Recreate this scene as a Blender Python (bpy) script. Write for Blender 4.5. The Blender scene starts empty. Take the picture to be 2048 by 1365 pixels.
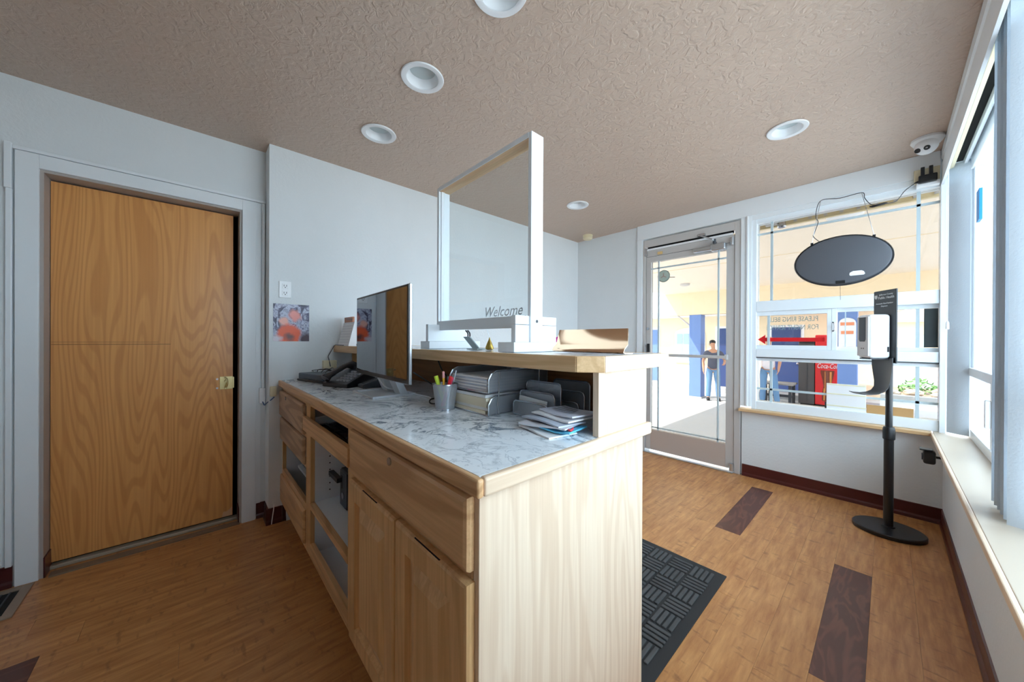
import bpy, math, random
from mathutils import Vector, Matrix
random.seed(7)
PI = math.pi
COL = bpy.context.scene.collection
SC = bpy.context.scene

# ------------------------------------------------------------------ camera, world, sun, exposure
cam_d = bpy.data.cameras.new('camera'); cam = bpy.data.objects.new('camera', cam_d); COL.objects.link(cam)
YAW, PITCH, ROLL = math.radians(47.48), math.radians(0.133), math.radians(0.27)
fw = Vector((-math.sin(YAW)*math.cos(PITCH), math.cos(YAW)*math.cos(PITCH), -math.sin(PITCH)))
rt = Vector((math.cos(YAW), math.sin(YAW), 0)); up = rt.cross(fw)
rt, up = math.cos(ROLL)*rt+math.sin(ROLL)*up, -math.sin(ROLL)*rt+math.cos(ROLL)*up
mw = Matrix((rt, up, -fw)).transposed().to_4x4(); mw.translation = Vector((2.677, -3.588, 1.19))
cam.matrix_world = mw
cam_d.sensor_width = 36; cam_d.lens = 689.3*36/2048; cam_d.clip_start = .02; cam_d.clip_end = 300
SC.camera = cam

world = bpy.data.worlds.new('sky'); SC.world = world; world.use_nodes = True
bg = world.node_tree.nodes['Background']
bg.inputs['Color'].default_value = (.70, .855, 1.0, 1); bg.inputs['Strength'].default_value = 3.0
sun_d = bpy.data.lights.new('sun', 'SUN'); sun = bpy.data.objects.new('sun', sun_d); COL.objects.link(sun)
sun_d.energy = 7.0; sun_d.angle = math.radians(.6); sun_d.color = (1, .95, .87)
sun.rotation_euler = Vector((.45, .45, -.80)).to_track_quat('-Z', 'Y').to_euler()
vs = SC.view_settings
SC.display_settings.display_device = 'sRGB'
vs.view_transform = 'Standard'; vs.look = 'None'; vs.gamma = 1; vs.use_curve_mapping = False
vs.exposure = 1.42
try:
    SC.cycles.max_bounces = 12; SC.cycles.diffuse_bounces = 8; SC.cycles.transparent_max_bounces = 24
    SC.cycles.use_denoising = True; SC.cycles.sample_clamp_indirect = 6
except Exception:
    pass

# ------------------------------------------------------------------ materials
def s(r, g, b):
    f = lambda c: (c/255/12.92 if c/255 <= .04045 else ((c/255+.055)/1.055)**2.4)
    return (f(r), f(g), f(b), 1)

class N:
    def __init__(self, name):
        self.m = bpy.data.materials.new(name); self.m.use_nodes = True
        self.t = self.m.node_tree; self.b = self.t.nodes['Principled BSDF']
    def add(self, typ, **kw):
        n = self.t.nodes.new(typ)
        for k, v in kw.items():
            if k.startswith('i_'):
                key = k[2:]
                key = int(key) if key.isdigit() else key
                n.inputs[key].default_value = v
            else:
                setattr(n, k, v)
        return n
    def l(self, a, ao, b, bi):
        self.t.links.new(a.outputs[ao], b.inputs[bi])
    def pos(self, sc=(1, 1, 1), world_space=True):
        if world_space:
            g = self.add('ShaderNodeNewGeometry'); out = (g, 'Position')
        else:
            g = self.add('ShaderNodeTexCoord'); out = (g, 'Object')
        mp = self.add('ShaderNodeMapping'); mp.inputs['Scale'].default_value = sc
        self.l(out[0], out[1], mp, 'Vector'); return mp
    def noise(self, vec, scale, detail=4, rough=.55, dist=0):
        n = self.add('ShaderNodeTexNoise'); n.inputs['Scale'].default_value = scale
        n.inputs['Detail'].default_value = detail; n.inputs['Roughness'].default_value = rough
        n.inputs['Distortion'].default_value = dist
        if vec: self.l(vec, 'Vector', n, 'Vector')
        return n
    def ramp(self, src, out, stops):
        r = self.add('ShaderNodeValToRGB'); e = r.color_ramp.elements
        while len(e) < len(stops): e.new(.5)
        for el, (p, c) in zip(e, stops):
            el.position = p; el.color = c
        self.l(src, out, r, 'Fac'); return r
    def mix(self, fac, a, b, mode='MIX'):
        x = self.add('ShaderNodeMix', data_type='RGBA', blend_type=mode)
        def put(v, idx):
            if isinstance(v, tuple) and hasattr(v[0], 'outputs'): self.t.links.new(v[0].outputs[v[1]], x.inputs[idx])
            else: x.inputs[idx].default_value = v
        put(fac, 0); put(a, 6); put(b, 7); return x
    def bump(self, src, out, strength, dist):
        b = self.add('ShaderNodeBump'); b.inputs['Strength'].default_value = strength; b.inputs['Distance'].default_value = dist
        self.l(src, out, b, 'Height'); self.l(b, 'Normal', self.b, 'Normal'); return b

def plain(name, col, rough=.5, metal=0, spec=.5, noise=0.0):
    n = N(name); n.b.inputs['Base Color'].default_value = col
    n.b.inputs['Roughness'].default_value = rough; n.b.inputs['Metallic'].default_value = metal
    n.b.inputs['Specular IOR Level'].default_value = spec
    if noise:
        v = n.pos(); t = n.noise(v, 9, 5)
        d = tuple(c*(1-noise) for c in col[:3])+(1,)
        r = n.ramp(t, 'Fac', [(.3, d), (.7, col)]); n.l(r, 'Color', n.b, 'Base Color')
    return n.m

def wood(name, light, dark, axis='z', rough=.45, fig=.5, streak=.6, scale=1.0, rings=70):
    """straight grain plus cathedral figure, along axis"""
    n = N(name)
    k = {'x': (.09, 1, 1), 'y': (1, .09, 1), 'z': (1, 1, .09)}[axis]
    k2 = {'x': (.02, 1, 1), 'y': (1, .02, 1), 'z': (1, 1, .02)}[axis]
    v = n.pos(tuple(a*scale for a in k)); v2 = n.pos(tuple(a*scale for a in k2))
    warp = n.noise(v, 5.5, 2, .5)
    mul = n.add('ShaderNodeMath', operation='MULTIPLY'); n.l(warp, 'Fac', mul, 0); mul.inputs[1].default_value = rings
    sn = n.add('ShaderNodeMath', operation='SINE'); n.l(mul, 0, sn, 0)
    rg = n.ramp(sn, 0, [(.0, (0, 0, 0, 1)), (.75, (1, 1, 1, 1))])
    st = n.noise(v2, 130, 4, .6); st2 = n.noise(v2, 22, 3, .5)
    sr = n.ramp(st, 'Fac', [(.35, (0, 0, 0, 1)), (.65, (1, 1, 1, 1))])
    c1 = n.mix((st2, 'Fac'), tuple(a*.88+b*.12 for a, b in zip(light, dark)), light)
    f1 = n.add('ShaderNodeMath', operation='MULTIPLY'); n.l(rg, 'Color', f1, 0); f1.inputs[1].default_value = fig
    c2 = n.mix((f1, 0), (c1, 2), dark)
    f2 = n.add('ShaderNodeMath', operation='MULTIPLY'); n.l(sr, 'Color', f2, 0); f2.inputs[1].default_value = streak*.5
    c3 = n.mix((f2, 0), (c2, 2), dark)
    n.l(c3, 2, n.b, 'Base Color'); n.b.inputs['Roughness'].default_value = rough
    n.bump(st, 'Fac', .15, .0006)
    return n.m

def wall_mat(name, col, sc=55, strength=.35):
    n = N(name); v = n.pos()
    a = n.noise(v, sc, 4, .6); b = n.noise(v, 1.6, 3)
    r = n.ramp(b, 'Fac', [(.3, tuple(c*.95 for c in col[:3])+(1,)), (.7, col)])
    n.l(r, 'Color', n.b, 'Base Color'); n.b.inputs['Roughness'].default_value = .55
    n.bump(a, 'Fac', strength, .004); return n.m

def ceiling_mat():
    n = N('ceiling_paint'); v = n.pos()
    a = n.noise(v, 26, 3, .5, 1.2); r = n.ramp(a, 'Fac', [(.42, (0, 0, 0, 1)), (.60, (1, 1, 1, 1))])
    b = n.noise(v, 90, 3)
    mx = n.mix(.35, (r, 'Color'), (b, 'Color'))
    n.b.inputs['Base Color'].default_value = s(198, 176, 159); n.b.inputs['Roughness'].default_value = .42
    n.bump(mx, 2, .55, .006); return n.m

def marble():
    n = N('marble_laminate'); v = n.pos((1, 1, 1))
    big = n.noise(v, 3.2, 5, .6, .9)
    def vein(scale, dist, w):
        t = n.noise(v, scale, 6, .62, dist)
        sb = n.add('ShaderNodeMath', operation='SUBTRACT'); n.l(t, 'Fac', sb, 0); sb.inputs[1].default_value = .5
        ab = n.add('ShaderNodeMath', operation='ABSOLUTE'); n.l(sb, 0, ab, 0)
        return n.ramp(ab, 0, [(0, (1, 1, 1, 1)), (w*.4, (.7, .7, .7, 1)), (w, (0, 0, 0, 1))])
    v1 = vein(3.4, 1.8, .034); v2 = vein(8.5, 1.3, .018)
    msk = n.ramp(big, 'Fac', [(.42, (0, 0, 0, 1)), (.62, (1, 1, 1, 1))])
    base = n.mix((big, 'Fac'), s(228, 237, 244), s(246, 250, 252))
    f = n.add('ShaderNodeMath', operation='MULTIPLY'); n.l(v1, 'Color', f, 0); n.l(msk, 'Color', f, 1)
    c = n.mix((f, 0), (base, 2), s(78, 98, 118))
    f2 = n.add('ShaderNodeMath', operation='MULTIPLY'); n.l(v2, 'Color', f2, 0); f2.inputs[1].default_value = .45
    c2 = n.mix((f2, 0), (c, 2), s(110, 130, 150))
    n.l(c2, 2, n.b, 'Base Color'); n.b.inputs['Roughness'].default_value = .16
    return n.m

def floor_mat(name, dark=False):
    n = N(name)
    g = n.add('ShaderNodeNewGeometry'); oi = n.add('ShaderNodeObjectInfo')
    sc = n.add('ShaderNodeVectorMath', operation='SCALE'); sc.inputs['Scale'].default_value = 1
    cb = n.add('ShaderNodeCombineXYZ'); m7 = n.add('ShaderNodeMath', operation='MULTIPLY'); m7.inputs[1].default_value = 37
    n.l(oi, 'Random', m7, 0); n.l(m7, 0, cb, 'Z')
    ad = n.add('ShaderNodeVectorMath', operation='ADD'); n.l(g, 'Position', ad, 0); n.l(cb, 0, ad, 1)
    def mp(scl):
        m = n.add('ShaderNodeMapping'); m.inputs['Scale'].default_value = scl; n.l(ad, 0, m, 'Vector'); return m
    a = n.noise(mp((1, .12, 1)), 42, 4, .6)
    b = n.noise(mp((1, 2.4, 1)), 15, 3, .5)
    if dark:
        w = n.noise(mp((1, .22, 1)), 11, 3, .5, .5)
        ml = n.add('ShaderNodeMath', operation='MULTIPLY'); ml.inputs[1].default_value = 40; n.l(w, 'Fac', ml, 0)
        sn = n.add('ShaderNodeMath', operation='SINE'); n.l(ml, 0, sn, 0)
        c0 = n.ramp(sn, 0, [(0, s(88, 46, 36)), (1, s(128, 76, 58))])
        c = n.mix((a, 'Fac'), (c0, 'Color'), s(90, 52, 44))
    else:
        c0 = n.ramp(a, 'Fac', [(.3, s(172, 112, 64)), (.7, s(214, 156, 98))])
        k = n.ramp(b, 'Fac', [(.60, (0, 0, 0, 1)), (.72, (1, 1, 1, 1))])
        fm = n.add('ShaderNodeMath', operation='MULTIPLY'); n.l(k, 'Color', fm, 0); fm.inputs[1].default_value = .55
        c1 = n.mix((fm, 0), (c0, 'Color'), s(128, 80, 48))
        tint = n.ramp(oi, 'Random', [(0, (.92, .92, .92, 1)), (1, (1.0, 1.0, 1.0, 1))])
        c = n.mix(1.0, (c1, 2), (tint, 'Color'), 'MULTIPLY')
    n.l(c, 2, n.b, 'Base Color'); n.b.inputs['Roughness'].default_value = .36
    n.bump(a, 'Fac', .08, .001)
    return n.m

def glass_mat(name, tint=(.93, .96, .97, 1), refl=1.0):
    n = N(name); n.t.nodes.remove(n.b)
    tr = n.add('ShaderNodeBsdfTransparent'); tr.inputs['Color'].default_value = tint
    gl = n.add('ShaderNodeBsdfGlossy'); gl.inputs['Roughness'].default_value = .01
    lw = n.add('ShaderNodeLayerWeight'); pw = n.add('ShaderNodeMath', operation='POWER'); n.l(lw, 'Facing', pw, 0); pw.inputs[1].default_value = 5
    mu = n.add('ShaderNodeMath', operation='MULTIPLY_ADD'); n.l(pw, 0, mu, 0); mu.inputs[1].default_value = .5*refl; mu.inputs[2].default_value = .03*refl
    mx = n.add('ShaderNodeMixShader'); n.l(mu, 0, mx, 0); n.l(tr, 0, mx, 1); n.l(gl, 0, mx, 2)
    n.l(mx, 0, n.t.nodes['Material Output'], 'Surface'); return n.m

def mesh_mat(name, col, cells, alpha_gap=.35):
    """fine woven wire: opaque wires with open holes"""
    n = N(name); n.b.inputs['Base Color'].default_value = col; n.b.inputs['Metallic'].default_value = .5
    n.b.inputs['Roughness'].default_value = .35
    v = n.pos((1, 1, 1)); sp = n.add('ShaderNodeSeparateXYZ'); n.l(v, 'Vector', sp, 0)
    def tri(ax1, ax2, sg):
        a = n.add('ShaderNodeMath', operation='ADD' if sg > 0 else 'SUBTRACT'); n.l(sp, ax1, a, 0); n.l(sp, ax2, a, 1)
        m = n.add('ShaderNodeMath', operation='MULTIPLY'); n.l(a, 0, m, 0); m.inputs[1].default_value = cells
        f = n.add('ShaderNodeMath', operation='FRACT'); n.l(m, 0, f, 0)
        g = n.add('ShaderNodeMath', operation='GREATER_THAN'); n.l(f, 0, g, 0); g.inputs[1].default_value = alpha_gap
        return g
    xy = n.add('ShaderNodeMath', operation='ADD'); n.l(sp, 'X', xy, 0); n.l(sp, 'Y', xy, 1)
    outs = []
    for sg in ('ADD', 'SUBTRACT'):
        a = n.add('ShaderNodeMath', operation=sg); n.l(xy, 0, a, 0); n.l(sp, 'Z', a, 1)
        m = n.add('ShaderNodeMath', operation='MULTIPLY'); n.l(a, 0, m, 0); m.inputs[1].default_value = cells
        f = n.add('ShaderNodeMath', operation='FRACT'); n.l(m, 0, f, 0)
        g = n.add('ShaderNodeMath', operation='LESS_THAN'); n.l(f, 0, g, 0); g.inputs[1].default_value = alpha_gap
        outs.append(g)
    mx = n.add('ShaderNodeMath', operation='MAXIMUM'); n.l(outs[0], 0, mx, 0); n.l(outs[1], 0, mx, 1)
    n.l(mx, 0, n.b, 'Alpha'); return n.m

def poster_mat():
    n = N('poster_print'); v = n.pos((1, 1, 1))
    a = n.noise(v, 17, 5, .6, 1.6)
    r = n.ramp(a, 'Fac', [(.30, s(34, 26, 44)), (.44, s(88, 84, 116)), (.53, s(200, 204, 222)), (.60, s(112, 112, 146)), (.72, s(232, 234, 240))])
    wn = n.noise(v, 22, 3, .5)
    def blob(c, r0, col, prev):
        d = n.add('ShaderNodeVectorMath', operation='DISTANCE'); n.l(v, 'Vector', d, 0); d.inputs[1].default_value = c
        sb = n.add('ShaderNodeMath', operation='MULTIPLY_ADD'); n.l(wn, 'Fac', sb, 0); sb.inputs[1].default_value = .05; n.l(d, 'Value', sb, 2)
        k = n.ramp(sb, 0, [(r0, (1, 1, 1, 1)), (r0+.02, (0, 0, 0, 1))])
        return n.mix((k, 'Color'), (prev, 2 if prev.bl_idname == 'ShaderNodeMix' else 'Color'), col)
    c = blob((.002, -3.04, 1.19), .055, s(60, 24, 44), r)
    c = blob((.002, -3.10, 1.345), .050, s(236, 150, 140), c)
    c = blob((.002, -3.165, 1.305), .042, s(240, 176, 160), c)
    c = blob((.002, -3.135, 1.215), .085, s(238, 96, 50), c)
    c = blob((.002, -3.13, 1.205), .040, s(110, 70, 66), c)
    c = blob((.002, -3.205, 1.19), .040, s(214, 206, 216), c)
    n.l(c, 2, n.b, 'Base Color'); n.b.inputs['Roughness'].default_value = .35
    return n.m

MWALL = wall_mat('white_wall_paint', s(226, 231, 233))
MTRIM = plain('white_trim_paint', s(232, 237, 240), .35)
MCEIL = ceiling_mat()
MOAK = wood('oak_vertical', s(234, 213, 188), s(196, 162, 130), 'z', .42, .30, .55, 1.0, 90)
MOAKX = wood('oak_along_counter', s(226, 190, 144), s(184, 138, 90), 'x', .4, .35, .7)
MOAKY = wood('oak_along_depth', s(234, 212, 186), s(198, 162, 128), 'y', .42, .25, .6)
MOAKF = wood('oak_front_honey', s(224, 180, 128), s(180, 132, 82), 'z', .38, .35, .7)
MOAKFX = wood('oak_front_honey_across', s(224, 180, 132), s(172, 124, 80), 'x', .38, .5, .7)
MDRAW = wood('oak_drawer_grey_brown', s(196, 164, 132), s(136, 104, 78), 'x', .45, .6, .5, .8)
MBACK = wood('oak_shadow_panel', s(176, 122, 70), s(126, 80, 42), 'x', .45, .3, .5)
MDOOR = wood('birch_door', s(234, 170, 102), s(188, 116, 58), 'z', .3, .34, .55, .6, 230)
MMARB = marble()
MFLOOR = floor_mat('bamboo_plank'); MDARKF = floor_mat('dark_walnut_plank', True)
MBASE = plain('oxblood_vinyl_base', s(78, 30, 30), .3)
MMEL = plain('white_melamine', s(226, 230, 234), .3)
MBLACK = plain('black_plastic', s(22, 23, 26), .35)
MBLACKM = plain('black_powder_coat', s(26, 27, 30), .3)
MDGREY = plain('dark_grey_plastic', s(58, 62, 68), .45)
MDARK = plain('dark_void', s(10, 10, 11), .9)
MALU = plain('painted_aluminium_grey', s(200, 197, 194), .4, .1)
MALUB = plain('bright_aluminium', s(196, 200, 204), .25, .8)
MVINYL = plain('white_vinyl', s(232, 238, 242), .3)
MMUNT = plain('muntin_pale_grey', s(190, 204, 208), .4)
MGLASS = glass_mat('window_glass')
MGLASF = glass_mat('dimmed_far_glass', (.63, .62, .605, 1))  # tint added to hold back the bright outdoors
MACRYL = glass_mat('clear_acrylic', (.94, .965, .97, 1))
MSIL = plain('silver_metal', s(190, 194, 200), .25, .9)
MBRASS = plain('polished_brass', s(206, 190, 140), .25, 1)
MCOPPER = plain('rose_gold_sheet', s(238, 202, 168), .10, 1)
MWHITE = plain('white_plastic', s(238, 240, 242), .3)
MPAPER = plain('white_paper', s(240, 240, 240), .6)
MCREAM = plain('cream_plastic', s(226, 214, 180), .4)
MMESH = mesh_mat('silver_wire_mesh', s(176, 180, 186), 420, .55)
MCREAMW = plain('cream_stucco', s(246, 226, 192), .7, noise=.05)
MSOFFIT = plain('cream_soffit', s(252, 236, 216), .7, noise=.04)
MBLUE = plain('cobalt_paint', s(112, 142, 200), .5, noise=.06)
MNAVY = plain('navy_door_paint', s(50, 70, 120), .4)
MCONC = plain('pale_concrete', s(186, 186, 186), .8, noise=.08)
MRED = plain('vending_red', s(226, 40, 44), .3)

# ------------------------------------------------------------------ mesh helpers
class MB:
    def __init__(self): self.v = []; self.f = []
    def add(self, vs, fs):
        o = len(self.v); self.v += [tuple(p) for p in vs]; self.f += [tuple(i+o for i in f) for f in fs]; return self
    def box(self, x0, x1, y0, y1, z0, z1):
        v = [(x, y, z) for x in (x0, x1) for y in (y0, y1) for z in (z0, z1)]
        return self.add(v, [(0, 1, 3, 2), (4, 6, 7, 5), (0, 4, 5, 1), (2, 3, 7, 6), (0, 2, 6, 4), (1, 5, 7, 3)])
    def prism(self, poly, a0, a1, axis='y'):
        """polygon extruded along axis; poly given in the two other axes in order"""
        n = len(poly)
        def P(p, a):
            return {'x': (a, p[0], p[1]), 'y': (p[0], a, p[1]), 'z': (p[0], p[1], a)}[axis]
        v = [P(p, a0) for p in poly]+[P(p, a1) for p in poly]
        f = [tuple(range(n)), tuple(range(2*n-1, n-1, -1))]+[(i, (i+1) % n, n+(i+1) % n, n+i) for i in range(n)]
        return self.add(v, f)
    def rings(self, rings, cap=True, close=False):
        n = len(rings[0]); v = [p for r in rings for p in r]; f = []
        m = len(rings)
        for j in range(m if close else m-1):
            k = (j+1) % m
            for i in range(n):
                f.append((j*n+i, j*n+(i+1) % n, k*n+(i+1) % n, k*n+i))
        if cap and not close: f += [tuple(range(n-1, -1, -1)), tuple(range((m-1)*n, m*n))]
        return self.add(v, f)
    def tube(self, pts, r, n=8):
        pts = [Vector(p) for p in pts]; rings = []
        rr = r if isinstance(r, (list, tuple)) else [r]*len(pts)
        t0 = (pts[1]-pts[0]).normalized()
        ref = Vector((0, 0, 1)) if abs(t0.z) < .9 else Vector((1, 0, 0))
        nrm = t0.cross(ref).normalized()
        for i, p in enumerate(pts):
            a = pts[max(i-1, 0)]; b = pts[min(i+1, len(pts)-1)]; t = (b-a).normalized()
            nrm = (nrm-t*nrm.dot(t)).normalized(); bn = t.cross(nrm)
            rings.append([tuple(p+rr[i]*(math.cos(2*PI*k/n)*nrm+math.sin(2*PI*k/n)*bn)) for k in range(n)])
        return self.rings(rings)
    def cyl(self, p0, p1, r0, r1=None, n=20):
        return self.tube([p0, p1], [r0, r0 if r1 is None else r1], n)
    def lathe(self, prof, c=(0, 0, 0), n=28, sx=1, sy=1, cap=True):
        rg = [[(c[0]+r*sx*math.cos(2*PI*k/n), c[1]+r*sy*math.sin(2*PI*k/n), c[2]+z) for k in range(n)] for r, z in prof]
        return self.rings(rg, cap)
    def sphere(self, c, r, n=14, m=8):
        rx, ry, rz = (r, r, r) if not isinstance(r, tuple) else r
        pr = []
        rg = []
        for j in range(m+1):
            a = -PI/2+PI*j/m; q = max(math.cos(a), .02)
            rg.append([(c[0]+rx*q*math.cos(2*PI*k/n), c[1]+ry*q*math.sin(2*PI*k/n), c[2]+rz*math.sin(a)) for k in range(n)])
        return self.rings(rg)
    def sheet(self, rows, th):
        """grid of points given a thickness along its normal"""
        m, n = len(rows), len(rows[0])
        P = [[Vector(p) for p in r] for r in rows]; top = []; bot = []
        for j in range(m):
            for i in range(n):
                du = P[j][min(i+1, n-1)]-P[j][max(i-1, 0)]; dv = P[min(j+1, m-1)][i]-P[max(j-1, 0)][i]
                nn = du.cross(dv).normalized()*th/2
                top.append(tuple(P[j][i]+nn)); bot.append(tuple(P[j][i]-nn))
        v = top+bot; o = m*n; f = []
        for j in range(m-1):
            for i in range(n-1):
                a, b, c, d = j*n+i, j*n+i+1, (j+1)*n+i+1, (j+1)*n+i
                f += [(a, b, c, d), (o+d, o+c, o+b, o+a)]
        ed = [i for i in range(n)]+[(j+1)*n-1 for j in range(1, m)]+[(m-1)*n+i for i in range(n-2, -1, -1)]+[j*n for j in range(m-2, 0, -1)]
        for k in range(len(ed)):
            a, b = ed[k], ed[(k+1) % len(ed)]; f.append((b, a, o+a, o+b))
        return self.add(v, f)
    def xf(self, M):
        self.v = [tuple(M @ Vector(p)) for p in self.v]; return self
    def build(self, name, mat, parent=None, bevel=0, smooth=False, seg=2, local=False):
        me = bpy.data.meshes.new(name)
        off = Vector((0, 0, 0))
        if parent is not None and not local:
            off = world_loc(parent)
        me.from_pydata([tuple(Vector(p)-off) for p in self.v], [], self.f); me.update()
        import bmesh
        bm = bmesh.new(); bm.from_mesh(me); bmesh.ops.recalc_face_normals(bm, faces=bm.faces); bm.to_mesh(me); bm.free()
        if smooth:
            for p in me.polygons: p.use_smooth = True
            try: me.set_sharp_from_angle(angle=math.radians(38))
            except Exception: pass
        o = bpy.data.objects.new(name, me); COL.objects.link(o)
        if mat: me.materials.append(mat)
        if parent is not None: o.parent = parent
        if bevel:
            b = o.modifiers.new('bevel', 'BEVEL'); b.width = bevel; b.segments = seg; b.limit_method = 'ANGLE'; b.angle_limit = math.radians(40)
        return o

def world_loc(o):
    v = Vector((0, 0, 0))
    while o is not None:
        v += o.location; o = o.parent
    return v
def tag(o, label=None, cat=None, group=None, kind=None):
    if label: o['label'] = label
    if cat: o['category'] = cat
    if group: o['group'] = group
    if kind: o['kind'] = kind
    return o
def thing(name, loc, label, cat, group=None, rz=0):
    o = bpy.data.objects.new(name, None); COL.objects.link(o); o.location = loc; o.rotation_euler = (0, 0, rz); o.empty_display_size = .05
    return tag(o, label, cat, group)
def struct_root(name, loc=(0, 0, 0)):
    o = bpy.data.objects.new(name, None); COL.objects.link(o); o.location = loc; o['kind'] = 'structure'; return o
def S(name, mb, mat, parent=None, **k):
    o = mb.build(name, mat, parent, **k)
    if parent is None: o['kind'] = 'structure'
    return o
def B(*a): return MB().box(*a)
def copy_tree(o, parent=None):
    c = o.copy(); COL.objects.link(c)
    if parent is not None: c.parent = parent
    for ch in list(o.children): copy_tree(ch, c)
    return c
def text(name, body, size, M, mat, parent=None, shear=0, extrude=.0006, align='CENTER', sx=1.0):
    cu = bpy.data.curves.new(name, 'FONT'); cu.body = body; cu.size = size; cu.shear = shear; cu.extrude = extrude
    cu.align_x = align; cu.align_y = 'CENTER'; cu.resolution_u = 2
    t = bpy.data.objects.new(name, cu); COL.objects.link(t)
    dg = bpy.context.evaluated_depsgraph_get(); me = bpy.data.meshes.new_from_object(t.evaluated_get(dg))
    bpy.data.objects.remove(t); bpy.data.curves.remove(cu)
    me.transform(M @ Matrix.Diagonal((sx, 1, 1, 1)))
    if parent is not None: me.transform(Matrix.Translation(-world_loc(parent)))
    me.name = name; o = bpy.data.objects.new(name, me); COL.objects.link(o); me.materials.clear(); me.materials.append(mat)
    if parent is not None: o.parent = parent
    return o
def face_M(origin, right, upv):
    r = Vector(right).normalized(); u = Vector(upv).normalized(); n = r.cross(u)
    M = Matrix((r, u, n)).transposed().to_4x4(); M.translation = Vector(origin); return M
def spline(pts, k=6):
    P = [Vector(p) for p in pts]; out = []
    for i in range(len(P)-1):
        p0, p1, p2, p3 = P[max(i-1, 0)], P[i], P[i+1], P[min(i+2, len(P)-1)]
        for j in range(k):
            t = j/k
            out.append(.5*((2*p1)+(p2-p0)*t+(2*p0-5*p1+4*p2-p3)*t*t+(3*p1-p0-3*p2+p3)*t**3))
    out.append(P[-1]); return out

H = 2.44; XW = 2.923; YB = -4.9; XD = -.148; YJ = -3.244

# ------------------------------------------------------------------ room shell
floor = S('floor', B(-.30, 3.1, YB-.1, .12, -.12, -.012), MDARK)
PW, PL, PX0 = .1395, .90, 1.932
phase = {0: -.23, 4: -1.065, 3: -2.09, 6: -1.635, -10: -4.017}
full = None
dark_ends = {(0, -.23), (4, -1.065), (-10, -4.017)}
k = -16
while PX0+PW*k < XW:
    x0 = max(PX0+PW*k, -.29); x1 = min(PX0+PW*(k+1), XW+.02)
    if x1-x0 > .01:
        ph = phase.get(k, -random.random()*PL)
        y = ph
        while y < 0: y += PL
        while y > YB:
            a, b = min(y, .0), max(y-PL, YB)
            if x0 < XD and b > YJ: pass
            if a-b > .01:
                isd = any(kk == k and abs(y-e) < .01 for kk, e in dark_ends)
                w, h = x1-x0-.0006, a-b-.0008
                if full is None and abs(w-(PW-.0006)) < 1e-6 and abs(h-(PL-.0008)) < 1e-6:
                    full = B(0, w, -h, 0, -.012, 0)
                if full is not None and abs(w-(PW-.0006)) < 1e-6 and abs(h-(PL-.0008)) < 1e-6 and not isd:
                    if isinstance(full, MB):
                        p = full.build('plank', MFLOOR, floor, local=True); full = p; p.location = (x0, a, 0)
                    else:
                        p = full.copy(); COL.objects.link(p); p.parent = floor; p.location = (x0, a, 0)
                else:
                    p = B(0, w, -h, 0, -.012, 0).build('plank', MDARKF if isd else MFLOOR, floor, local=True); p.location = (x0, a, 0)
                    if isd: p['label'] = 'dark walnut plank'
            y -= PL
    k += 1

LIGHTS = [(1.173, -2.795, 'white downlight nearest the middle of the ceiling above the counter'), (.587, -2.773, 'white downlight nearest the left wall'),
          (.740, -1.000, 'small white downlight beyond the sneeze guard'), (2.270, -1.025, 'white downlight on the ceiling by the windows'), (1.735, -2.79, 'white downlight cut off by the top of the photo')]
ceil = B(-.30, 3.15, YB-.1, .12, H, H+.06).build('ceiling', MCEIL); ceil['kind'] = 'structure'
cut = MB()
for x, y, _ in LIGHTS: cut.cyl((x, y, H-.05), (x, y, H+.1), .078, n=32)
cutter = cut.build('cutter', None)
bo = ceil.modifiers.new('b', 'BOOLEAN'); bo.object = cutter; bo.operation = 'DIFFERENCE'; bo.solver = 'EXACT'
bpy.context.view_layer.update()
me = bpy.data.meshes.new_from_object(ceil.evaluated_get(bpy.context.evaluated_depsgraph_get()))
ceil.modifiers.clear(); ceil.data = me; bpy.data.objects.remove(cutter)
if not me.materials: me.materials.append(MCEIL)
S('roof', B(-1.6, 3.45, YB-.3, .45, H+.16, H+.32), MSOFFIT)  # unseen slab added to block sky light above the ceiling

# left wall: main plane x=0, recessed part x=XD with the door opening
w = MB().box(-.30, 0, YJ, .12, -.12, H)
S('wall_left', w, MWALL)
DY0, DY1, DZ = -4.155, -3.369, 2.02
w = MB().box(-.30, XD, YB, DY0-.002, -.12, H).box(-.30, XD, DY1+.002, YJ, -.12, H).box(-.30, XD, DY0-.002, DY1+.002, DZ+.002, H)
S('wall_left_recess', w, MWALL)
hall = MB().box(-1.5, -1.45, -4.8, -2.9, -.12, H).box(-1.5, -.30, -4.85, -4.8, -.12, H).box(-1.5, -.30, -2.9, -2.85, -.12, H).box(-1.5, -.30, -4.8, -2.9, -.15, -.05).box(-1.5, -.30, -4.8, -2.9, H-.02, H)
S('wall_hallway', hall, MDARK)  # near-black colour puts in the darkness of the room behind the door
# far wall
FD0, FD1 = .84, 1.80
w = MB().box(0, FD0, 0, .12, -.12, H).box(FD0, 3.1, 0, .12, 2.285, H).box(FD1, 3.1, 0, .12, -.12, .575)
S('wall_far', w, MWALL)
# right wall: low wall, header, unseen solid end shaped to cut window light
w = MB().box(XW, 3.15, YB-.1, .0, -.12, .575).box(2.96, 3.15, YB-.1, .12, 2.34, H).box(3.02, 3.15, YB-.1, -3.22, .575, 2.34)
S('wall_right', w, MWALL)
# back wall behind the camera
S('wall_back', B(-.15, 3.15, YB-.1, YB, -.12, H), MWALL)

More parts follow.
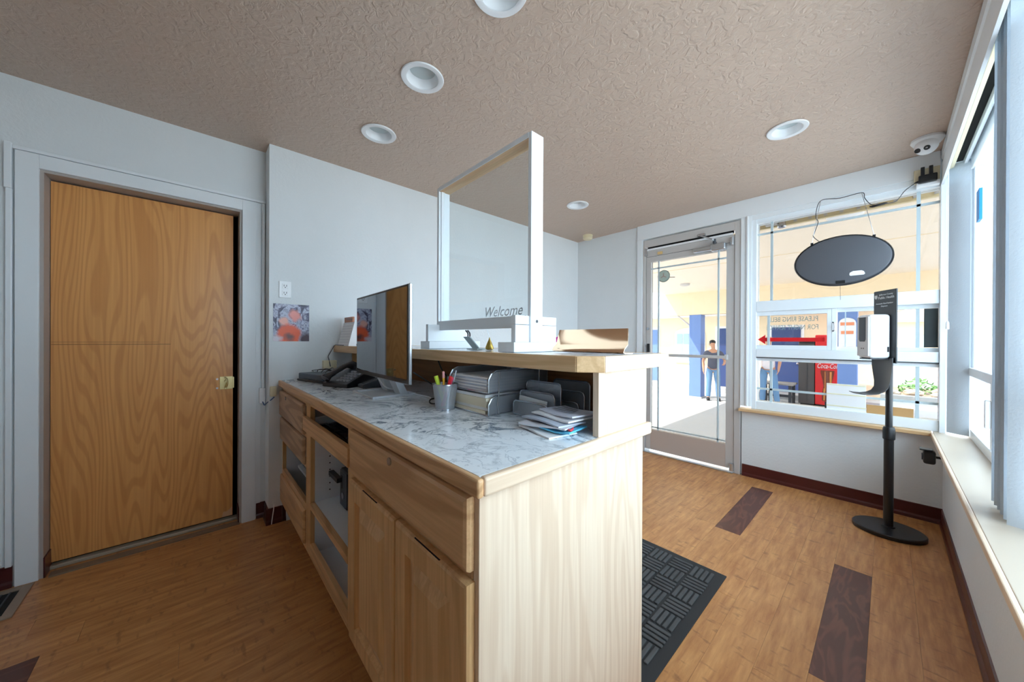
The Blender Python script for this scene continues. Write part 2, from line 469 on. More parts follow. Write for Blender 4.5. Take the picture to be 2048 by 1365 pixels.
# baseboards: cove profile
def base_x(name, x0, x1, y, sgn):
    MBx = MB().prism([(y, 0), (y+sgn*.014, 0), (y+sgn*.012, .018), (y+sgn*.006, .03), (y+sgn*.006, .098), (y, .102)], x0, x1, 'x')
    S(name, MBx, MBASE)
def base_y(name, y0, y1, x, sgn):
    m = MB().prism([(x, 0), (x+sgn*.014, 0), (x+sgn*.012, .018), (x+sgn*.006, .03), (x+sgn*.006, .098), (x, .102)], y0, y1, 'y')
    S(name, m, MBASE)
base_x('baseboard_far', FD1+.005, XW, 0, -1)
base_x('baseboard_far_left', 0.0, FD0-.03, 0, -1)
base_y('baseboard_right', YB, -.014, XW, -1)
base_y('baseboard_left', -3.17, -.014, 0, 1)
base_y('baseboard_jog', YJ-.014, -3.1715, 0, 1)
base_x('baseboard_jog_end', XD+.014, .0, YJ, -1)
base_y('baseboard_recess', -3.293, YJ, XD, 1)
base_y('baseboard_left_near', YB, -4.232, XD, 1)

# ------------------------------------------------------------------ door_1: interior door in the left wall
d1 = struct_root('door_1', (XD, -3.76, 0))
XC = XD+.018
S('casing', B(XD, XC, -4.225, DY0, 0, 2.088), MTRIM, d1, bevel=.002)
S('casing', B(XD, XC, DY1, -3.298, 0, 2.088), MTRIM, d1, bevel=.002)
S('casing', B(XD, XC, DY0, DY1, DZ, 2.088), MTRIM, d1, bevel=.002)
MJAMB = plain('jamb_taupe', s(176, 168, 162), .5)
S('jamb', B(-.299, XD+.004, DY0, DY0+.012, 0, DZ), MJAMB, d1)
S('jamb', B(-.299, XD+.004, DY1-.012, DY1, 0, DZ), MJAMB, d1)
S('head_jamb', B(-.299, XD+.004, DY0+.012, DY1-.012, DZ-.012, DZ), MJAMB, d1)
S('door_slab', B(-.279, -.24, DY0+.014, -3.408, .028, DZ-.020), MDOOR, d1, bevel=.0015)
S('threshold', B(-.262, -.215, DY0+.012, DY1-.012, 0, .018), plain('worn_metal_strip', s(176, 168, 150), .4, .3), d1, bevel=.004)
S('threshold_board', B(-.175, -.128, DY0+.03, DY1-.01, 0, .008), plain('worn_grey_wood', s(128, 110, 92), .5), d1)
S('latch_plate', B(-.2405, -.236, -3.474, -3.41, .862, .945), MBRASS, d1, bevel=.001)
kn = MB().tube([(-.237, -3.444, .915), (-.205, -3.444, .915)], [.009, .007], 12).tube(spline([(-.205, -3.45, .94), (-.20, -3.44, .93), (-.198, -3.438, .90), (-.202, -3.446, .87)], 5), [.004]*15+[.006], 8)
S('thumb_latch', kn, MBRASS, d1, smooth=True)
S('screw', MB().cyl((-.2405, -3.487, .93), (-.2385, -3.487, .93), .006), MSIL, d1)
S('screw', MB().cyl((-.2405, -3.487, .872), (-.2385, -3.487, .872), .006), MSIL, d1)
S('strike_box', B(-.262, -.2395, -3.41, -3.402, .868, .94), MBRASS, d1)
S('scratched_rail', B(-.2402, -.2396, DY0+.016, -3.70, 1.155, 1.158), plain('scratch_brown', s(140, 92, 48), .5), d1)
S('scratched_rail', B(-.2402, -.2396, DY0+.016, -3.75, 1.168, 1.170), plain('scratch_brown_pale', s(158, 108, 60), .5), d1)
for yy in (DY0+.012, ):
    S('corner_base', B(-.262, XD+.006, yy, yy+.006, 0, .1), MBASE, d1)
S('chipped_veneer', MB().prism([(-3.462, .03), (-3.412, .03), (-3.411, .085), (-3.425, .07), (-3.44, .062), (-3.455, .064)], -.2405, -.2396, 'x'), plain('raw_veneer', s(226, 180, 136), .6), d1)
S('corner_base', B(-.24, XD+.006, DY1-.018, DY1-.012, 0, .1), MBASE, d1)
S('filler_board', B(XD, XD+.008, -3.298, -3.272, .102, 2.085), MTRIM, d1)

# surface raceways round the door casing
t = thing('cable_raceway', (XD, -4.24, 0), 'white cable raceway along the left and top of the wooden door frame', 'raceway')
B(XD+.001, XD+.016, -4.252, -4.232, .10, 1.90).build('raceway_channel', MTRIM, t, bevel=.003)
B(XD+.001, XD+.019, -4.256, -4.233, 1.90, 2.118).build('raceway_channel', MTRIM, t, bevel=.003)
B(XD+.001, XD+.016, -4.233, YJ-.001, 2.092, 2.110).build('raceway_channel', MTRIM, t, bevel=.003)
t = thing('cable_raceway', (XD, -3.258, .76), 'white vertical raceway between door frame and wall corner with a box at its foot', 'raceway')
B(XD+.001, XD+.016, -3.266, -3.250, .86, 2.091).build('raceway_channel', MTRIM, t, bevel=.003)
B(XD+.001, XD+.032, -3.279, -3.246, .765, .865).build('end_box', MWHITE, t, bevel=.003)
t = thing('phone_jack', (0, -3.222, .85), 'beige phone jack on the wall corner at the left end of the counter', 'jack')
B(0, .022, -3.238, -3.205, .822, .886).build('jack_box', MCREAM, t, bevel=.003)
tag(MB().tube(spline([(XD+.03, -3.262, .775), (XD+.05, -3.255, .755), (-.04, -3.25, .775), (.004, -3.232, .80), (.008, -3.215, .818)]), .0035, 6).build('network_cable', plain('blue_cable', s(60, 90, 140), .4), smooth=True), 'short blue cable from the white box to the beige phone jack', 'cable')
tag(MB().tube(spline([(.012, -3.214, .125), (.02, -3.22, .09), (.02, -3.225, .05), (.018, -3.23, .004)]), .003, 6).build('thin_cable', MWHITE, smooth=True), 'thin white cable hanging over the baseboard beside the counter', 'cable')
tag(MB().tube(spline([(XD+.02, -4.26, .125), (XD+.022, -4.30, .105), (XD+.02, -4.36, .075), (XD+.02, -4.45, .065), (XD+.02, -4.6, .06)]), .004, 6).build('loose_cable', MWHITE, smooth=True), 'loose white cables lying along the baseboard left of the door', 'cable')

# outlet, poster
t = thing('wall_outlet', (0, -3.157, 1.515), 'white duplex outlet on the wall above the poster', 'outlet')
B(0, .006, -3.191, -3.124, 1.461, 1.569).build('cover_plate', MWHITE, t, bevel=.002)
for zc in (1.538, 1.492):
    r_ = B(.006, .009, -3.174, -3.141, zc-.016, zc+.016).build('receptacle', MWHITE, t, bevel=.004)
    B(.009, .0095, -3.166, -3.163, zc-.004, zc+.008).build('slot', MBLACK, r_)
    B(.009, .0095, -3.152, -3.149, zc-.004, zc+.008).build('slot', MBLACK, r_)
    B(.009, .0095, -3.160, -3.155, zc-.012, zc-.006).build('slot', MBLACK, r_)
MPOST = poster_mat()
tag(B(0.001, .0025, -3.222, -3.018, 1.176, 1.421).build('poster', MPOST), 'unframed photo print of orange and grey shapes on the left wall', 'poster')
t = thing('wall_junction_box', (0, -2.895, 1.02), 'beige box low on the wall behind the desk phone', 'junction box')
B(0, .035, -2.937, -2.85, .985, 1.042).build('box_cover', MCREAM, t, bevel=.003)

# ------------------------------------------------------------------ door_2: aluminium entrance door in the far wall
d2 = struct_root('door_2', (1.32, 0, 0))
S('casing', B(.812, .872, -.022, 0, 0, 2.285), MTRIM, d2, bevel=.003)
S('casing', B(FD1-.01, 1.872, -.022, .0, .62, 2.285), MTRIM, d2, bevel=.003)
S('casing', B(1.835, 1.85, -.036, -.022, .62, 2.285), MTRIM, d2, bevel=.003)
S('header_board', B(.812, 2.905, -.022, 0, 2.285, H), MTRIM, d2, bevel=.003)
S('door_frame', B(.875, .905, -.012, .11, 0, 2.272), MALU, d2, bevel=.002)
S('door_frame', B(1.742, FD1-.01, -.012, .11, 0, 2.272), MALU, d2, bevel=.002)
S('head_frame', B(.905, 1.742, -.008, .11, 2.195, 2.272), MALU, d2, bevel=.002)
S('weather_gap', B(.925, 1.725, .0, .03, 2.178, 2.195), MDARK, d2)
S('gap_daylight_strip', B(.93, 1.722, -.006, .02, 2.158, 2.176), MWHITE, d2)  # white strip standing in for daylight through the gap over the door
S('door_rail', B(.91, 1.737, 0, .045, 2.030, 2.157), MALU, d2, bevel=.002)
S('rail_seam', B(.912, 1.735, -.001, .001, 2.088, 2.091), MDGREY, d2)
S('door_stile', B(.91, .962, 0, .045, .03, 2.03), MALU, d2, bevel=.002)
S('door_stile', B(1.672, 1.737, 0, .045, .03, 2.03), MALU, d2, bevel=.002)
S('kick_rail', B(.962, 1.672, 0, .045, .03, .245), plain('kick_rail_taupe', s(196, 182, 172), .35, .1), d2, bevel=.002)
S('pane', B(.962, 1.672, .020, .026, .245, 2.03), MGLASF, d2)
for x in (1.043, 1.607): S('muntin', B(x-.007, x+.007, -.001, .012, .245, 2.03), MMUNT, d2)
for z in (.272, 1.957): S('muntin', B(.962, 1.672, -.001, .012, z-.007, z+.007), MMUNT, d2)
pb = S('push_bar', B(.958, 1.68, -.045, -.02, 1.03, 1.058), MALU, d2, bevel=.006)
S('bar_mount', B(.945, .965, -.045, 0, 1.02, 1.068), MALU, d2, bevel=.003)
S('bar_mount', B(1.673, 1.693, -.045, 0, 1.02, 1.068), MALU, d2, bevel=.003)
S('lock_plate', B(.922, .950, -.008, 0, 1.07, 1.16), MBLACK, d2, bevel=.001)
S('pull_handle', B(.905, .918, -.03, -.012, 1.05, 1.15), MALUB, d2, bevel=.002)
S('lock_cylinder', MB().cyl((.932, -.01, 1.32), (.932, 0, 1.32), .014), MSIL, d2)
S('sill_strip', B(.905, 1.742, -.05, .06, 0, .012), MALUB, d2, bevel=.003)
S('pivot_hinge', MB().cyl((1.72, -.018, 2.06), (1.72, -.018, 2.13), .016), MALUB, d2, smooth=True)
S('pivot_hinge', MB().cyl((1.728, -.022, .02), (1.728, -.022, .085), .02), MALUB, d2, smooth=True)
S('alarm_contact', B(1.035, 1.085, -.016, 0, 2.098, 2.126), plain('almond_plastic', s(222, 190, 130), .4), d2, bevel=.003)
S('top_bracket', B(.895, .925, -.02, 0, 2.10, 2.185), MALUB, d2, bevel=.004)
cl = S('closer_body', B(1.405, 1.668, -.065, 0, 2.040, 2.078), MALUB, d2, bevel=.008)
S('closer_cap', B(1.555, 1.680, -.075, 0, 2.026, 2.092), MALUB, d2, bevel=.014, seg=3)
S('closer_arm', MB().tube([(1.60, -.04, 2.10), (1.585, -.10, 2.125), (1.455, -.03, 2.20)], .007, 8), MALUB, d2, smooth=True)
S('arm_shoe', B(1.43, 1.50, -.035, -.008, 2.195, 2.215), MALUB, d2, bevel=.003)
S('arm_pivot', MB().cyl((1.592, -.07, 2.09), (1.592, -.07, 2.13), .013), MDGREY, d2)

# ------------------------------------------------------------------ window_1: three-tier window in the far wall
w1 = struct_root('window_1', (2.40, 0, .6))
X0, X1 = 1.872, 2.935
S('window_frame', MB().box(X0, 1.905, -.01, .1, .6, 2.285), MVINYL, w1, bevel=.003)
S('window_frame', MB().box(2.905, X1, -.015, .1, .6, 2.285), MVINYL, w1, bevel=.003)
S('head_frame', MB().box(1.905, 2.905, .0, .1, 2.212, 2.285), MVINYL, w1, bevel=.003)
S('head_step', MB().box(1.872, 2.905, -.016, .0, 2.245, 2.285), MTRIM, w1, bevel=.003)
S('transom_rail', B(1.905, 2.905, -.012, .1, 1.445, 1.535), MVINYL, w1, bevel=.004)
S('transom_rail', B(1.905, 2.905, -.012, .1, 1.055, 1.125), MVINYL, w1, bevel=.004)
S('rail_shade_strip', B(1.905, 2.905, -.004, .02, 1.048, 1.055), MDGREY, w1)  # shade line under the rail, put in as a grey strip
S('bottom_frame', B(1.905, 2.905, -.005, .1, .602, .672), MVINYL, w1, bevel=.003)
S('sash_top', B(1.905, 2.905, .02, .07, 1.022, 1.048), MVINYL, w1, bevel=.002)
S('sliding_sash', MB().box(1.905, 2.358, .005, .045, 1.41, 1.445).box(1.905, 2.358, .005, .045, 1.125, 1.158).box(2.358, 2.385, .005, .045, 1.125, 1.445), MVINYL, w1, bevel=.002)
S('fixed_sash', MB().box(2.413, 2.905, .045, .085, 1.418, 1.445).box(2.413, 2.905, .045, .085, 1.125, 1.152), MVINYL, w1, bevel=.002)
S('sash_stop', B(2.386, 2.413, .004, .084, 1.126, 1.444), MVINYL, w1)
S('sash_latch', MB().tube(spline([(2.400, .004, 1.335), (2.402, -.012, 1.325), (2.402, -.012, 1.285), (2.400, .004, 1.275)]), .004, 8), MWHITE, w1, smooth=True)
S('latch_screw', MB().cyl((2.393, .005, 1.338), (2.393, .001, 1.338), .004), MBLACK, w1)
S('latch_screw', MB().cyl((2.393, .005, 1.272), (2.393, .001, 1.272), .004), MBLACK, w1)
S('pane', B(1.905, 2.905, .048, .054, 1.535, 2.212), MGLASF, w1)
S('pane', B(1.905, 2.358, .022, .028, 1.158, 1.41), MGLASF, w1)
S('pane', B(2.412, 2.905, .062, .068, 1.152, 1.418), MGLASF, w1)
S('pane', B(1.905, 2.905, .048, .054, .672, 1.022), MGLASF, w1)
for x in (2.004, 2.814):
    S('muntin', B(x-.009, x+.009,   .030, .042, 1.535, 2.212), MMUNT, w1)
    S('muntin', B(x-.009, x+.009,   .030, .042, .672, 1.022), MMUNT, w1)
S('muntin', B(1.98, 1.998, .010, .020, 1.158, 1.41), MMUNT, w1)
S('muntin', B(2.805, 2.823, .048, .058, 1.152, 1.418), MMUNT, w1)
S('muntin', B(2.455, 2.461, .048, .058, 1.152, 1.418), MMUNT, w1)
S('muntin', B(1.905, 2.905,   .030, .042, 2.112, 2.128), MMUNT, w1)
S('muntin', B(1.905, 2.905,   .030, .042, .772, .788), MMUNT, w1)
S('lower_mullion', B(2.345, 2.36, .04, .054, .672, .72), MDGREY, w1)
# sills
S('trim_1', MB().box(1.79, 2.875, -.075, .02, .578, .602), MOAKX, bevel=.004)
MSILL = plain('cream_laminate_sill', s(206, 190, 170), .35)
sl = S('trim_2', MB().box(2.880, 3.10, YB, -.0, .580, .602), MSILL, bevel=.002)
S('sill_edge', B(2.868, 2.880, YB, -.075, .576, .602), MOAKY, sl, bevel=.003)

# sticker lettering and arrow on the sliding pane (read from outside, so mirrored here)
MLET = plain('letter_grey_green', s(122, 146, 146), .4)
def mirrored(name, body, size, x, z, sx=1.0):
    return text(name, body, size, face_M((x, .0205, z), (-1, 0, 0), (0, 0, 1)), MLET, w1, sx=sx)
mirrored('window_lettering', 'PLEASE RING BELL', .056, 2.148, 1.372, .70)
mirrored('window_lettering', 'FOR NIGHT SERVICE', .056, 2.140, 1.305, .66)
ar = MB().prism([(2.345, 1.190), (2.345, 1.222), (2.0, 1.222), (1.965, 1.222), (1.965, 1.246), (1.912, 1.206), (1.965, 1.166), (1.965, 1.190)], .0195, .0218, 'y')
ar.build('arrow_sticker', plain('arrow_red', s(214, 22, 30), .4), w1)['kind'] = 'structure'
# sheets propped in the lower window
t = thing('display_board', (2.46, .03, .672), 'white panel with cream bands propped in the lower far window', 'panel')
B(2.357, 2.571, .022, .034, .665, .868).build('panel_board', MPAPER, t, bevel=.001)
for z in (.862, .790, .700):
    B(2.357, 2.571, .0200, .022, z-.004, z+.004).build('cream_band', plain('cream_band', s(232, 226, 190), .5), t)
tag(B(2.574, 2.798, .020, .030, .668, .732).build('cardboard_strip', plain('cardboard', s(196, 152, 98), .7, noise=.06), bevel=.001), 'brown cardboard strip propped in the lower far window', 'cardboard')
tag(B(2.842, 2.903, .052, .060, 1.154, 1.416).build('dark_screen_panel', plain('dark_green_panel', s(38, 52, 52), .35, noise=.3), bevel=.001), 'dark green panel filling the right end of the middle window', 'panel')
tag(B(2.905, 2.93, -.025, -.016, .6, 2.25).build('trim_3', MTRIM, bevel=.002), None, None, None, 'structure')

# ------------------------------------------------------------------ window_2: right wall windows, blinds, valance
w2 = struct_root('window_2', (3.05, -2.4, .6))
XG = 3.045
fr = MB().box(3.02, 3.09, -3.22, .0, .602, .655)
S('bottom_frame', fr, MVINYL, w2, bevel=.003)
S('head_frame', B(3.02, 3.09, -3.22, 0, 2.26, 2.34), MVINYL, w2, bevel=.003)
S('end_frame', B(3.02, 3.09, -.06, .0, .655, 2.26), MVINYL, w2, bevel=.003)
for y in (-1.55, -3.20): S('mullion', B(3.02, 3.09, y-.03, y+.03, .655, 2.26), MVINYL, w2, bevel=.003)
S('mid_rail', B(3.015, 3.085, -3.2, -.06, .985, 1.035), MVINYL, w2, bevel=.004)
S('sash_frame', B(3.03, 3.07, -.10, -.062, 1.035, 2.26), MVINYL, w2, bevel=.002)
S('sash_frame', B(3.025, 3.06, -.70, -.655, .655, .985), MVINYL, w2, bevel=.002)
S('sash_lock', B(3.005, 3.025, -.69, -.665, .76, .90), MWHITE, w2, bevel=.005)
S('sash_inner', B(3.03, 3.07, -.66, -.645, 1.035, 2.26), MVINYL, w2, bevel=.002)
for (a, b) in ((-1.52, -.06), (-3.17, -1.58)):
    S('pane', B(XG, XG+.005, a, b, 1.035, 2.26), MGLASS, w2)
    S('pane', B(XG, XG+.005, a, b, .655, .985), MGLASS, w2)
S('window_tape', B(3.018, 3.03, -.36, -.275, 1.88, 2.055), plain('blue_tape', s(30, 140, 220), .4), w2, bevel=.001)

bl = thing('vertical_blind', (2.98, -2.0, 2.3), 'white vertical blind drawn open along the right window under its valance', 'blind')
v = MB().prism([(2.906, 2.212), (2.918, 2.212), (2.918, 2.24), (2.924, 2.25), (2.924, 2.434), (2.906, 2.434), (2.906, 2.38), (2.914, 2.372), (2.914, 2.345), (2.906, 2.338)], YB, -.024, 'y')
v.build('valance', MTRIM, bl)
B(2.940, 2.956, YB, -.03, 2.30, 2.36).build('head_rail', MCREAM, bl, bevel=.002)
B(2.992, 3.006, YB, -.03, 2.30, 2.36).build('head_rail', MVINYL, bl, bevel=.002)
B(2.956, 2.992, YB, -.03, 2.335, 2.36).build('rail_slot', MDARK, bl)
MLOUV = wall_mat('embossed_vinyl_louver', s(194, 203, 211), 120, .3)
def louver(y, dy=-.064, sag=.007, n=7):
    rows = []
    for z in (.612, 1.2, 1.8, 2.318):
        rows.append([(2.935+.082*i/(n-1), y+dy*i/(n-1)-sag*math.sin(PI*i/(n-1)), z) for i in range(n)])
    return MB().sheet(rows, .0018).build('louver', MLOUV, bl, smooth=True)
louver(-.024)
for q, y in enumerate((-1.445, -1.495, -1.545, -1.592, -1.640)): louver(y, (.030, .010)[q % 2], .012)
louver(-1.690, -.008, .010)
cord = MB().tube([(2.932, -.075, 2.33), (2.932, -.072, 1.32)], .0022, 6).build('pull_cord', MWHITE, bl)
MB().lathe([(.003, .05), (.007, .04), (.008, 0), (.004, -.004)], (2.932, -.072, 1.275), 10).build('cord_tassel', MWHITE, cord, smooth=True, local=False)

# ------------------------------------------------------------------ ceiling fixtures
MLENS = plain('frosted_lens_unlit', s(200, 212, 214), .35)
dl = None
for i, (x, y, lab) in enumerate(LIGHTS):
    if dl is None:
        dl = thing('downlight', (x, y, H), lab, 'downlight', 'recessed ceiling downlights')
        MB().rings([[(x+r*math.cos(2*PI*q/40), y+r*math.sin(2*PI*q/40), H+z) for q in range(40)] for r, z in ((.074, .004), (.098, -.001), (.100, -.004), (.097, -.008), (.078, -.009), (.073, -.006))], cap=False, close=True).build('trim_ring', MWHITE, dl, smooth=True)
        MB().rings([[(x+r*math.cos(2*PI*q/40), y+r*math.sin(2*PI*q/40), H+z) for q in range(40)] for r, z in ((.0755, -.007), (.060, .038), (.062, .040), (.0772, .0))], cap=False, close=True).build('baffle', MWHITE, dl, smooth=True)
        MB().lathe([(.061, .036), (.061, .042)], (x, y, H), 40).build('lens', MLENS, dl)
        MB().lathe([(.095, .061), (.09, .14), (.02, .15)], (x, y, H), 24).build('housing', MSIL, dl)
        first = dl
    else:
        c = copy_tree(first); c.location = (x, y, H); c['label'] = lab
t = thing('smoke_detector', (.265, -.165, H), 'round cream smoke detector on the ceiling by the far left corner', 'detector')
MB().lathe([(.056, 0), (.058, -.012), (.054, -.016)], (.265, -.165, H), 28).build('mounting_base', MCREAM, t, smooth=True)
MB().lathe([(.052, -.016), (.055, -.022), (.055, -.042), (.045, -.052), (.02, -.055)], (.265, -.165, H), 28).build('detector_cover', MCREAM, t, smooth=True)

cx, cy = 2.835, -.285
t = thing('dome_camera', (cx, cy, H), 'white turret security camera on the ceiling above the far window', 'camera')
MB().lathe([(.068, 0), (.070, -.014), (.060, -.03), (.052, -.04)], (cx, cy, H), 32).build('camera_base', MWHITE, t, smooth=True)
ball = MB().sphere((cx-.005, cy-.02, H-.052), .050, 24, 14).build('camera_ball', MWHITE, t, smooth=True)
look = Vector((-.42, -.85, -.36)).normalized(); sid = look.cross(Vector((0, 0, 1))).normalized(); bc = Vector((cx-.005, cy-.02, H-.052))
upc = sid.cross(look)
for q, sgn in (('lens', 1), ('infrared_lens', -1)):
    p = bc+look*.042+sid*sgn*.020-upc*.010
    MB().cyl(p, p+look*.007, .0135, .0135, 20).build(q, MBLACK, ball, smooth=True)
    if q == 'infrared_lens': MB().sphere(p+look*.006, .006).build('emitter', MSIL, ball)
t = thing('motion_camera', (2.86, -.42, .52), 'small black camera bracketed under the window sill in the corner', 'camera')
bp = Vector((2.835, -.42, .49))
B(2.907, 2.922, -.438, -.402, .50, .54).build('wall_bracket', MBLACK, t, bevel=.003)
MB().tube([(2.907, -.42, .52), (2.866, -.42, .52)], .007, 8).build('swivel_arm', MBLACK, t)
B(2.820, 2.868, -.448, -.392, .478, .556).build('camera_body', MBLACK, t, bevel=.012, seg=3)
B(2.806, 2.858, -.452, -.388, .556, .564).build('sun_hood', MBLACK, t, bevel=.003)
MB().cyl((2.821, -.418, .515), (2.815, -.418, .515), .02).build('lens', MDGREY, t)

# outlet strip and adapter over the window
t = thing('outlet_strip', (2.85, -.03, 2.28), 'beige outlet strip on the header at the far right corner', 'outlet')
B(2.79, 2.900, -.052, -.024, 2.245, 2.335).build('outlet_body', MCREAM, t, bevel=.003)
B(2.80, 2.900, -.06, -.016, 2.215, 2.245).build('lower_cover', MWHITE, t, bevel=.003)
t = thing('power_adapter', (2.845, -.07, 2.26), 'black power adapters plugged into the beige outlet strip', 'adapter')
B(2.808, 2.888, -.085, -.053, 2.235, 2.285).build('adapter_body', MBLACK, t, bevel=.006)
for x in (2.818, 2.853): B(x, x+.017, -.075, -.053, 2.285, 2.34).build('plug_prong_cover', MBLACK, t, bevel=.002)
MB().tube([(2.81, -.07, 2.25), (2.79, -.07, 2.245)], [.008, .004], 8).build('strain_relief', MBLACK, t)

# oval sign seen from behind
t = thing('oval_window_sign', (2.437, -.08, 1.79), 'black oval sign seen from its back hanging by chains in the far window', 'sign')
MSIGN = plain('sign_back_charcoal', s(84, 86, 92), .5)
ca, cb2 = .265, .182
def oval(a, b, y, n=56): return [(2.437+a*math.cos(2*PI*q/n), y, 1.79+b*math.sin(2*PI*q/n)) for q in range(n)]
MB().rings([oval(ca-.03, cb2-.03, -.098), oval(ca-.012, cb2-.012, -.094), oval(ca-.004, cb2-.004, -.084), oval(ca, cb2, -.072), oval(ca, cb2, -.058)]).build('sign_back', MSIGN, t, smooth=True)
MB().rings([oval(ca-.003, cb2-.003, -.088), oval(ca+.003, cb2+.003, -.080), oval(ca+.003, cb2+.003, -.055), oval(ca-.003, cb2-.003, -.050)], cap=False, close=True).build('sign_rim', MBLACK, t, smooth=True)
lb = MB().prism([(2.492, 1.668), (2.560, 1.668), (2.566, 1.676), (2.560, 1.692), (2.548, 1.700), (2.505, 1.700), (2.488, 1.690), (2.486, 1.674)], -.1005, -.098, 'y').build('switch_label', MWHITE, t)
B(2.415, 2.465, -.102, -.097, 1.618, 1.640).build('cable_clip', MBLACK, t, bevel=.002)
for hx, hz, px, pz in ((2.277, 1.948, 2.322, 2.272), (2.608, 1.940, 2.545, 2.261)):
    B(hx-.008, hx+.008, -.085, -.075, hz-.05 if hx < 2.4 else hz-.03, hz+.004).build('hook', MBLACK, t, bevel=.001)
    MB().tube(spline([(hx, -.08, hz), (hx+(px-hx)*.4, -.075, hz+(pz-hz)*.4), (px, -.05, pz)]), .0018, 6).build('hanging_chain', MSIL, t)
MB().tube([(2.436, -.075, 1.615), (2.438, -.07, 1.50)], .0012, 6).build('pull_string', MBLACK, t)
wire = MB().tube(spline([(2.318, -.082, 1.955), (2.285, -.08, 2.0), (2.29, -.07, 2.03), (2.31, -.065, 2.11), (2.295, -.06, 2.16), (2.322, -.045, 2.275), (2.43, -.04, 2.265), (2.545, -.045, 2.268), (2.56, -.06, 2.22), (2.59, -.07, 2.165), (2.625, -.075, 2.150), (2.66, -.075, 2.148), (2.71, -.07, 2.152), (2.75, -.07, 2.21), (2.795, -.072, 2.245)]), .0025, 6)
tag(wire.build('sign_cord', MDGREY, smooth=True), 'thin grey cord looping from the oval sign up to the power adapter', 'cord')
tag(MB().tube([(2.585, -.082, 2.146), (2.60, -.083, 2.143), (2.655, -.083, 2.148), (2.67, -.082, 2.15)], [.004, .008, .008, .003], 8).build('inline_switch', MBLACK, smooth=True), 'black inline connector on the sign cord', 'connector')

# ------------------------------------------------------------------ reception counter
ct = thing('reception_counter', (1.06, -2.84, 0), 'light oak reception counter with drawers, open bay and two doors', 'counter')
YF = -3.17; XE = 2.127; YK = -2.49
B(XE-.019, XE, YF, YK, 0, .886).build('end_panel', MOAK, ct, bevel=.0015)
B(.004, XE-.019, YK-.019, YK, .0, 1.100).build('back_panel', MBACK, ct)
B(.002, .020, YF+.02, YK-.02, .0, .886).build('inner_wall', MMEL, ct)
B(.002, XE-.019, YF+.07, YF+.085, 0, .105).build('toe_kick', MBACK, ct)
B(.020, XE-.019, YF+.02, YK-.02, .105, .125).build('bottom_board', MMEL, ct)
# face frame
for nm, a, b, z0, z1 in (('stile', .002, .02, .11, .886), ('stile', .662, .752, .11, .886), ('stile', 1.322, 1.415, .11, .886), ('stile', 2.10, XE-.019, .11, .886)):
    B(a, b, YF, YF+.02, z0, z1).build(nm, MOAKF, ct, bevel=.001)
for nm, a, b, z0, z1 in (('rail', .02, .662, .845, .886), ('rail', .752, 1.322, .858, .886), ('rail', 1.415, 2.10, .845, .886), ('rail', .02, .662, .11, .15), ('rail', .752, 1.322, .11, .178), ('rail', 1.415, 2.10, .11, .15),
                          ('rail', .02, .662, .685, .705), ('rail', .02, .662, .305, .345), ('rail', .02, .662, .53, .556), ('rail', 1.415, 2.10, .695, .725)):
    B(a, b, YF, YF+.02, z0, z1).build(nm, MOAKFX, ct, bevel=.001)
B(.752, 1.322, YF+.02, YK-.02, .360, .378).build('bay_shelf', MMEL, ct)
B(.752, 1.322, YF-.002, YF+.02, .352, .380).build('shelf_lip', MOAKFX, ct, bevel=.001)
B(.734, .752, YF+.02, YK-.02, .125, .800).build('bay_side', MMEL, ct)
B(1.322, 1.340, YF+.02, YK-.02, .125, .800).build('bay_side', MMEL, ct)
B(.752, 1.322, YK-.03, YK-.019, .125, .80).build('bay_back', MMEL, ct)
ph = MB()
for zz in range(9): ph.box(.7515, .7525, -3.085, -3.079, .42+.034*zz, .426+.034*zz)
hs = ph.build('shelf_pin_holes', MBLACK, ct); hs['kind'] = 'stuff'
# drawers
def drawer(x0, x1, z0, z1, yf, mat, lock=None, nm='drawer'):
    e = .012
    m = MB()
    o = [(x0, z0), (x1, z0), (x1, z1), (x0, z1)]; i = [(x0+e, z0+e), (x1-e, z0+e), (x1-e, z1-e), (x0+e, z1-e)]
    mid = [(x0+.003, z0+.003), (x1-.003, z0+.003), (x1-.003, z1-.003), (x0+.003, z1-.003)]
    m.rings([[(p[0], YF-.0005, p[1]) for p in o], [(p[0], yf+.009, p[1]) for p in o], [(p[0], yf+.003, p[1]) for p in mid], [(p[0], yf, p[1]) for p in i]])
    d = m.build(nm, mat, ct)
    if lock:
        MB().cyl((lock[0], yf+.001, lock[1]), (lock[0], yf-.004, lock[1]), .011, n=18).build('lock', MSIL, d, smooth=True)
    return d
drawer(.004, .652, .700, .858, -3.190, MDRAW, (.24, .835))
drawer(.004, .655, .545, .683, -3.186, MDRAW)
drawer(.004, .660, .140, .312, -3.184, MOAKFX)
drawer(1.395, 2.112, .722, .874, -3.191, MOAKFX, (1.745, .852))
kb = B(.690, 1.385, -3.192, -3.172, .734, .803).build('keyboard_drawer_front', MOAKFX, ct, bevel=.002)
B(.755, 1.32, -3.172, -2.75, .736, .748).build('keyboard_tray', MMEL, ct)
# open drawer cavity contents
B(.10, .55, -3.10, -2.75, .36, .375).build('drawer_bottom', MMEL, ct)
